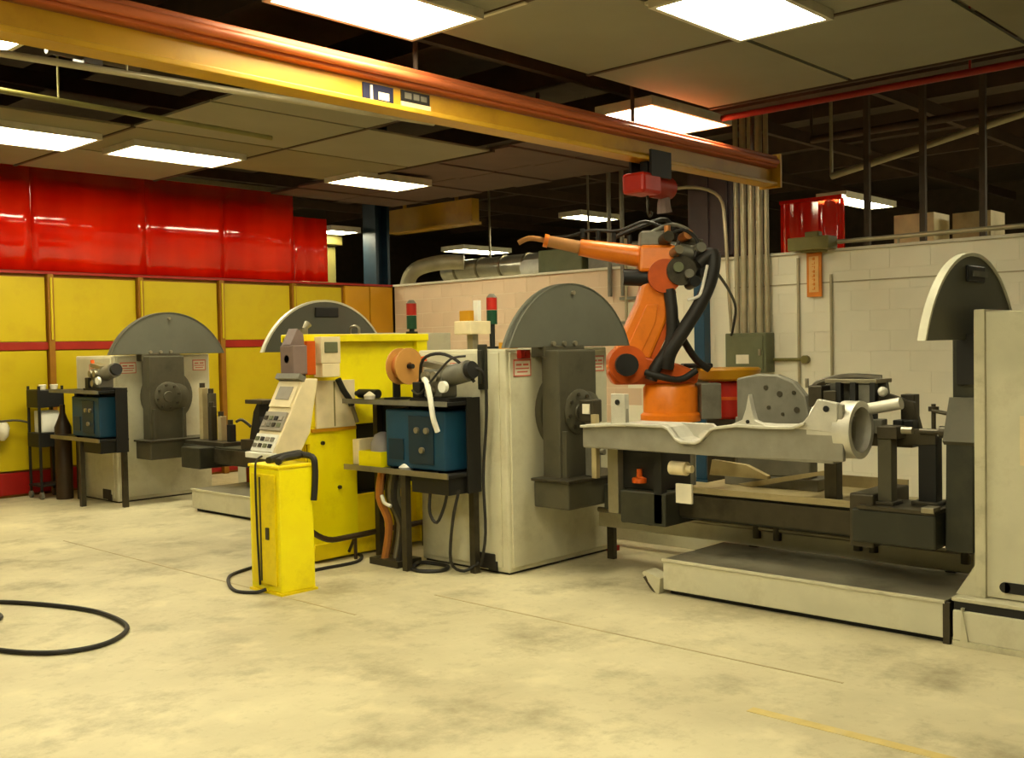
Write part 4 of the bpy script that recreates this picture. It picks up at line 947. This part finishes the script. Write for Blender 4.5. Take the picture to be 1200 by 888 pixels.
build('clamp_screw', MB().cyl((5.76, 2.30, 1.09), (5.76, 2.16, 1.09), 0.016, n=10), 'steeldark', t)
build('screw_knob', MB().cyl((5.76, 2.19, 1.09), (5.76, 2.155, 1.09), 0.034, n=12), 'steeldark', t, smooth=True)
build('tee_bar', MB().cyl((5.78, 2.24, 1.205), (5.78, 2.16, 1.19), 0.011, n=8), 'steeldark', t)

t = thing('clamp_fixture', 'dark clamp frame with grey boxes above the right end of the casting', 'fixture', (6.2, 2.8, 0.645))
build('upright', MB().box(5.86, 5.94, 2.84, 2.92, 0.645, 1.30), 'steeldark', t, bevel=0.004)
build('upright', MB().box(5.98, 6.06, 2.42, 2.50, 1.0, 1.28), 'steeldark', t, bevel=0.004)
build('base_bar', MB().box(5.90, 6.10, 2.40, 2.92, 0.98, 1.06), 'steeldark', t, bevel=0.004)
build('side_plate', MB().prism([(2.98, 1.18), (2.98, 1.33), (2.88, 1.37), (2.60, 1.36), (2.58, 1.20), (2.72, 1.14)], YZ, 6.02, 6.05), 'castdark', t, bevel=0.004)
build('top_bar', MB().tube([(5.93, 3.02, 1.31), (5.93, 2.96, 1.35), (5.95, 2.80, 1.38), (6.0, 2.62, 1.37)], 0.022), 'steeldark', t, smooth=True)
build('top_plate', MB().box(5.88, 6.10, 2.60, 2.92, 1.345, 1.37), 'steel', t, bevel=0.004)
build('end_block', MB().box(5.88, 6.0, 2.94, 3.03, 1.20, 1.33), 'steeldark', t, bevel=0.008)
for y in (2.83, 2.74, 2.62): build('bar', MB().box(5.87, 5.91, y - 0.016, y + 0.016, 1.08, 1.35), 'black', t)
build('grey_box', MB().box(5.90, 5.98, 2.65, 2.72, 1.20, 1.34), 'castdark', t, bevel=0.005)
build('cylinder', MB().cyl((5.80, 2.62, 1.20), (5.80, 2.42, 1.24), 0.034, n=14), 'cast', t, smooth=True)
build('slant_arm', MB().prism([(2.60, 1.30), (2.40, 1.24), (2.36, 1.08), (2.42, 1.06), (2.47, 1.20), (2.60, 1.24)], YZ, 5.92, 5.96), 'steeldark', t, bevel=0.003)
build('ball_joint', MB().lathe((5.88, 2.55, 1.30), (-1, 0, 0), [(0, 0.01), (0.01, 0.026), (0.03, 0.03), (0.05, 0.02), (0.06, 0.004)], 12), 'cast', t, smooth=True)
for y in (2.58, 2.46, 2.40): build('clamp_block', MB().box(5.84, 5.92, y - 0.028, y + 0.028, 1.06, 1.14), 'castdark' if y > 2.5 else 'black', t, bevel=0.005)

t = thing('round_casting', 'grey rounded housing with bolt holes behind the right half of the casting', 'casting', (6.25, 3.42, 0.645))
build('face', MB().prism([(3.68, 0.72), (3.68, 1.36), (3.52, 1.39), (3.38, 1.385), (3.26, 1.34), (3.18, 1.25), (3.15, 1.10), (3.15, 0.72)], YZ, 6.14, 6.20), 'castdark', t, bevel=0.012)
build('web', MB().box(6.18, 6.26, 3.16, 3.72, 0.72, 1.10), 'castdark', t, bevel=0.01)
build('foot', MB().box(6.14, 6.36, 3.10, 3.78, 0.645, 0.72), 'castdark', t, bevel=0.006)
for y, z, r in ((3.46, 1.30, 0.016), (3.36, 1.26, 0.02), (3.26, 1.27, 0.014), (3.24, 1.16, 0.02), (3.34, 1.13, 0.012), (3.44, 1.17, 0.014)):
    build('bolt_hole', MB().cyl((6.135, y, z), (6.143, y, z), r, n=10), 'steeldark', t)
for y, z in ((3.20, 1.36), (3.12, 1.32), (3.14, 1.22)): build('stud', MB().cyl((6.20, y, z - 0.06), (6.20, y, z), 0.012, n=8), 'steel', t)

t = thing('fixture_block', 'dark clamp block cluster beside the grey column at the left end of the casting', 'fixture', (5.9, 4.4, 0.66))
build('post', MB().box(5.74, 5.82, 4.585, 4.66, 0.68, 1.22), 'castdark', t, bevel=0.005)
build('clamp_box', MB().box(5.70, 5.80, 4.55, 4.68, 1.06, 1.22), 'steeldark', t, bevel=0.01)
build('white_pad', MB().box(5.69, 5.701, 4.58, 4.64, 1.12, 1.19), 'label', t)
build('tie_rod', MB().cyl((5.78, 4.60, 0.85), (5.78, 4.52, 0.85), 0.02, n=10), 'steel', t)
build('tie_rod', MB().cyl((5.84, 4.62, 0.68), (5.84, 4.62, 1.18), 0.016, n=10), 'steel', t)
build('tab', MB().box(5.66, 5.70, 4.50, 4.54, 0.68, 1.12), 'plate', t)

# rear fixture pieces on the rear beam
t = thing('jack_clamp', 'dark jack clamp with flat head on the rear fixture beam left of the console', 'clamp', (5.9, 8.9, 0.62))
build('base', MB().box(5.84, 6.1, 8.8, 9.2, 0.62, 0.72), 'steeldark', t, bevel=0.006)
build('stem', MB().prism([(9.1, 0.72), (9.02, 1.0), (8.96, 1.08), (8.9, 1.08), (8.92, 0.95), (8.84, 0.72)], YZ, 5.88, 6.02), 'black', t, bevel=0.006)
build('head', MB().box(5.85, 6.05, 8.82, 9.12, 1.08, 1.12), 'steeldark', t, bevel=0.006)
build('side_lever', MB().tube([(5.87, 9.05, 0.85), (5.82, 9.13, 0.92), (5.80, 9.2, 0.90)], 0.015), 'steeldark', t, smooth=True)
t = thing('fixture_posts', 'group of brownish fixture posts beside the rear grey column', 'fixture', (6.1, 10.2, 0.62))
build('base_bar', MB().box(5.86, 6.12, 9.55, 10.32, 0.62, 0.66), 'steeldark', t)
for k, (x, y, z) in enumerate(((6.04, 10.22, 1.22), (6.06, 10.08, 1.16), (6.0, 9.98, 1.02), (6.04, 9.86, 0.92), (6.02, 9.65, 0.84))):
    ps = build('post', MB().box(x - 0.035, x + 0.035, y - 0.035, y + 0.035, 0.66, z), ('plate', 'arm', 'steeldark', 'plate', 'black')[k], t, bevel=0.005)
    build('knob', MB().cyl((x - 0.01, y, z), (x - 0.01, y, z + 0.05), 0.03, n=10), 'steeldark', ps, smooth=True)
single('parts_bin', MB().box(6.15, 6.6, 8.8, 9.6, 0.22, 0.62).box(6.2, 6.55, 8.85, 9.55, 0.62, 0.63), 'rail', 'dark red brown bin on the rear platform behind the rear beam', 'bin', bevel=0.01)
t = thing('guard_box', 'beige box wall at the back of the rear platform', 'box', (6.7, 9.6, 0))
build('panel', MB().box(6.62, 6.68, 9.3, 10.5, 0.02, 0.55), 'beige', t, bevel=0.006)
build('foot', MB().box(6.60, 6.70, 9.3, 10.5, 0, 0.02), 'black', t)

# ================================================================== ROBOT
P0 = Vector((7.92, 5.43, 0)); EE = Vector((0.682, -0.731, 0)); NN = Vector((-0.731, -0.682, 0))


def rp(s, n, z): return P0 + EE * s + NN * n + Vector((0, 0, z))


SZ = lambda p, q, a: rp(p, a, q)
rb = thing('welding_robot', 'orange six-axis welding robot with long forearm reaching left, behind the casting', 'robot', tuple(P0))
pd = build('pedestal', MB().cyl(rp(0, 0, 0.03), rp(0, 0, 0.90), 0.22, n=24), 'castdark', rb, smooth=True)
build('pedestal_foot', MB().cyl(rp(0, 0, 0), rp(0, 0, 0.03), 0.34, n=24), 'castdark', pd, smooth=True)
build('base', MB().lathe(rp(0, 0, 0.90), (0, 0, 1), [(0, 0.27), (0.06, 0.27), (0.08, 0.245), (0.30, 0.245), (0.34, 0.22)], 32), 'orange', rb, smooth=True)
build('connector_box', MB().obox(rp(0.34, 0.05, 1.08), EE, NN, (0, 0, 1), 0.09, 0.12, 0.16), 'castdark', rb, bevel=0.01)
build('turret', MB().prism([(-0.52, 1.24), (0.22, 1.24), (0.24, 1.34), (0.05, 1.42), (-0.30, 1.50), (-0.52, 1.46), (-0.58, 1.35)], SZ, -0.12, 0.16), 'orangedark', rb, bevel=0.02)
build('shoulder_motor', MB().cyl(rp(-0.42, 0.16, 1.42), rp(-0.42, 0.32, 1.42), 0.10, n=20), 'black', rb, smooth=True)
build('shoulder_cover', MB().cyl(rp(-0.40, -0.20, 1.42), rp(-0.40, 0.20, 1.42), 0.17, n=24), 'orangedark', rb, smooth=True)
arm = [(-0.58, 1.40), (-0.54, 1.30), (-0.42, 1.25), (-0.30, 1.29), (-0.22, 1.40), (-0.04, 1.80), (0.02, 2.08), (0.02, 2.16), (-0.06, 2.24), (-0.18, 2.22), (-0.26, 2.12), (-0.30, 1.98)]
ua = build('upper_arm', MB().prism(arm, SZ, -0.10, 0.13), 'orange', rb, bevel=0.03)
build('arm_cover', MB().prism([(-0.46, 1.44), (-0.30, 1.46), (-0.14, 1.80), (-0.12, 1.95), (-0.22, 1.95)], SZ, 0.13, 0.145), 'orange', ua, bevel=0.006)
build('arm_edge', MB().prism([(-0.22, 1.40), (-0.17, 1.40), (0.03, 1.82), (0.05, 2.06), (0.02, 2.08), (-0.04, 1.80)], SZ, -0.08, 0.11), 'orangedark', ua)
el = build('elbow', MB().cyl(rp(-0.06, -0.16, 2.20), rp(-0.06, 0.20, 2.20), 0.15, n=24), 'orangedark', rb, smooth=True)
build('elbow_cap', MB().cyl(rp(0.08, 0.16, 2.24), rp(0.08, 0.24, 2.24), 0.13, n=24), 'steeldark', el, smooth=True)
build('elbow_bolt', MB().cyl(rp(0.05, 0.24, 2.27), rp(0.05, 0.27, 2.27), 0.045, n=14), 'boxgreen', el, smooth=True)
build('elbow_bolt', MB().cyl(rp(0.14, 0.24, 2.21), rp(0.14, 0.30, 2.21), 0.04, n=14), 'castdark', el, smooth=True)
build('gear_motor', MB().cyl(rp(-0.12, 0.08, 2.19), rp(-0.42, 0.08, 2.20), 0.075, n=18), 'black', rb, smooth=True)
fa = build('forearm', MB().tube([rp(0.12, 0.02, 2.34), rp(-0.10, 0.02, 2.36), rp(-0.45, 0.02, 2.42), rp(-0.80, 0.02, 2.48)], 0.125, n=16, r1=0.075), 'orange', rb, smooth=True)
build('forearm_block', MB().obox(rp(-0.12, 0.04, 2.36), EE, NN, (0.1, 0, 1), 0.16, 0.13, 0.12), 'orange', fa, bevel=0.03)
build('wrist', MB().tube([rp(-0.80, 0.02, 2.48), rp(-0.98, 0.02, 2.52), rp(-1.08, 0.02, 2.54)], 0.06, n=14, r1=0.05), 'tan', rb, smooth=True)
build('wrist_flange', MB().cyl(rp(-1.08, 0.02, 2.54), rp(-1.12, 0.02, 2.55), 0.06, n=16), 'orange', rb, smooth=True)
build('torch', MB().tube([rp(-1.12, 0.02, 2.55), rp(-1.25, 0.02, 2.57), rp(-1.35, 0.02, 2.53)], 0.024, n=10), 'tan', rb, smooth=True)
for k, (n, z) in enumerate(((-0.10, 2.44), (0.02, 2.50), (0.13, 2.42))):
    build('wrist_motor', MB().cyl(rp(0.08, n, z), rp(0.30, n, z - 0.03), 0.065, n=16), ('black', 'steeldark', 'castdark')[k], rb, smooth=True)
build('rear_cover', MB().obox(rp(0.20, 0.02, 2.30), EE, NN, (0, 0, 1), 0.10, 0.14, 0.13), 'steeldark', rb, bevel=0.03)
build('feeder_pack', MB().obox(rp(-0.12, 0.0, 2.54), EE, NN, (0.12, 0, 1), 0.14, 0.10, 0.07), 'castdark', rb, bevel=0.02)
build('feeder_knob', MB().cyl(rp(-0.02, 0.1, 2.58), rp(-0.02, 0.1, 2.65), 0.03, n=12), 'copper', rb, smooth=True)
for k in range(4): build('hose_clip', MB().cyl(rp(-0.35 - 0.14 * k, 0.02, 2.50 + 0.022 * k), rp(-0.35 - 0.14 * k, 0.02, 2.58 + 0.022 * k), 0.022, n=10), 'black', rb, smooth=True)
build('hose', MB().tube([rp(0.02, 0.02, 2.60), rp(-0.2, 0.02, 2.70), rp(-0.45, 0.02, 2.62), rp(-0.7, 0.02, 2.63), rp(-0.9, 0.02, 2.58), rp(-1.1, 0.02, 2.57)], 0.014), 'rubber', rb, smooth=True)
build('hose', MB().tube([rp(0.1, -0.05, 2.52), rp(0.0, -0.05, 2.72), rp(-0.25, -0.05, 2.66), rp(-0.5, -0.05, 2.56)], 0.018), 'rubber', rb, smooth=True)
build('cable_dress', MB().tube([rp(0.24, 0.20, 2.30), rp(0.36, 0.22, 2.38), rp(0.34, 0.24, 2.18), rp(0.24, 0.24, 1.95), rp(0.08, 0.24, 1.70), rp(-0.03, 0.22, 1.52), rp(-0.06, 0.20, 1.38)], 0.062, n=12, sub=6), 'rubber', rb, smooth=True)
build('cable_dress', MB().tube([rp(-0.02, 0.16, 2.08), rp(0.0, 0.18, 1.85), rp(-0.02, 0.18, 1.6), rp(-0.16, 0.20, 1.38), rp(-0.20, 0.2, 1.28)], 0.055, n=12), 'rubber', rb, smooth=True)
build('cable_dress', MB().tube([rp(0.02, 0.10, 1.86), rp(0.10, 0.06, 1.66), rp(0.24, 0.0, 1.45), rp(0.36, -0.02, 1.36)], 0.034, n=10), 'rubber', rb, smooth=True)
for k, (a, b, z, r, mt) in enumerate(((0.22, 0.20, 2.42, 0.045, 'castdark'), (0.16, 0.22, 2.12, 0.05, 'black'), (0.02, 0.24, 2.40, 0.04, 'steel'), (0.26, 0.18, 2.20, 0.055, 'black'), (-0.06, 0.18, 2.52, 0.05, 'steeldark'), (0.12, 0.14, 2.54, 0.045, 'copper'))):
    build('fitting', MB().cyl(rp(a, b - 0.08, z), rp(a + 0.03, b + 0.08, z + 0.02), r, n=12), mt, rb, smooth=True)
build('hose', MB().tube([rp(-0.05, 0.16, 2.54), rp(0.1, 0.22, 2.60), rp(0.22, 0.24, 2.50), rp(0.2, 0.24, 2.36)], 0.016), 'rubber', rb, smooth=True)
build('hose', MB().tube([rp(0.3, 0.05, 2.40), rp(0.2, 0.1, 2.58), rp(0.02, 0.1, 2.66), rp(-0.15, 0.06, 2.60)], 0.018), 'castdark', rb, smooth=True)
build('white_hose', MB().tube([rp(0.30, 0.28, 2.28), rp(0.24, 0.29, 2.05), rp(0.20, 0.29, 2.0), rp(0.12, 0.29, 1.98)], 0.014), 'white', rb, smooth=True)
build('base_cables', MB().tube([rp(-0.25, 0.22, 1.35), rp(-0.12, 0.27, 1.31), rp(0.05, 0.25, 1.28), rp(0.2, 0.22, 1.36)], 0.03, n=10), 'rubber', rb, smooth=True)
single('drop_cable', MB().tube([rp(0.42, 0.1, 2.22), (8.9, 5.4, 2.1), (9.6, 5.75, 1.95), (10.15, 6.12, 1.74), (10.25, 6.2, 1.68)], 0.014), 'rubber', 'thin dark cable curving from the robot elbow to the green wall box', 'cable', smooth=True)

t = thing('torch_cleaner', 'red and orange drum station with dark lid right of the robot base', 'station', (8.71, 5.31, 0))
q = Vector((8.71, 5.31, 0))
build('pedestal', MB().box(q.x - 0.15, q.x + 0.15, q.y - 0.15, q.y + 0.15, 0, 0.88), 'steeldark', t, bevel=0.01)
build('drum', MB().lathe((q.x, q.y, 0.88), (0, 0, 1), [(0, 0.17), (0.02, 0.19), (0.34, 0.19), (0.36, 0.17)], 28), 'red', t, smooth=True)
build('band', MB().lathe((q.x, q.y, 1.06), (0, 0, 1), [(0, 0.197), (0.03, 0.197)], 28), 'orangedark', t, smooth=True)
build('top_tray', MB().lathe((q.x, q.y, 1.24), (0, 0, 1), [(0, 0.24), (0.02, 0.29), (0.10, 0.31), (0.12, 0.29)], 28), 'ochre', t, smooth=True)
build('side_plate', MB().obox((q.x - 0.15, q.y + 0.20, 1.12), EE, NN, (0, 0, 1), 0.07, 0.02, 0.25), 'steel', t, bevel=0.005)
build('lid', MB().obox((q.x - 0.2, q.y + 0.22, 1.385), EE, NN, (0, 0, 1), 0.14, 0.10, 0.022), 'black', t, bevel=0.015)
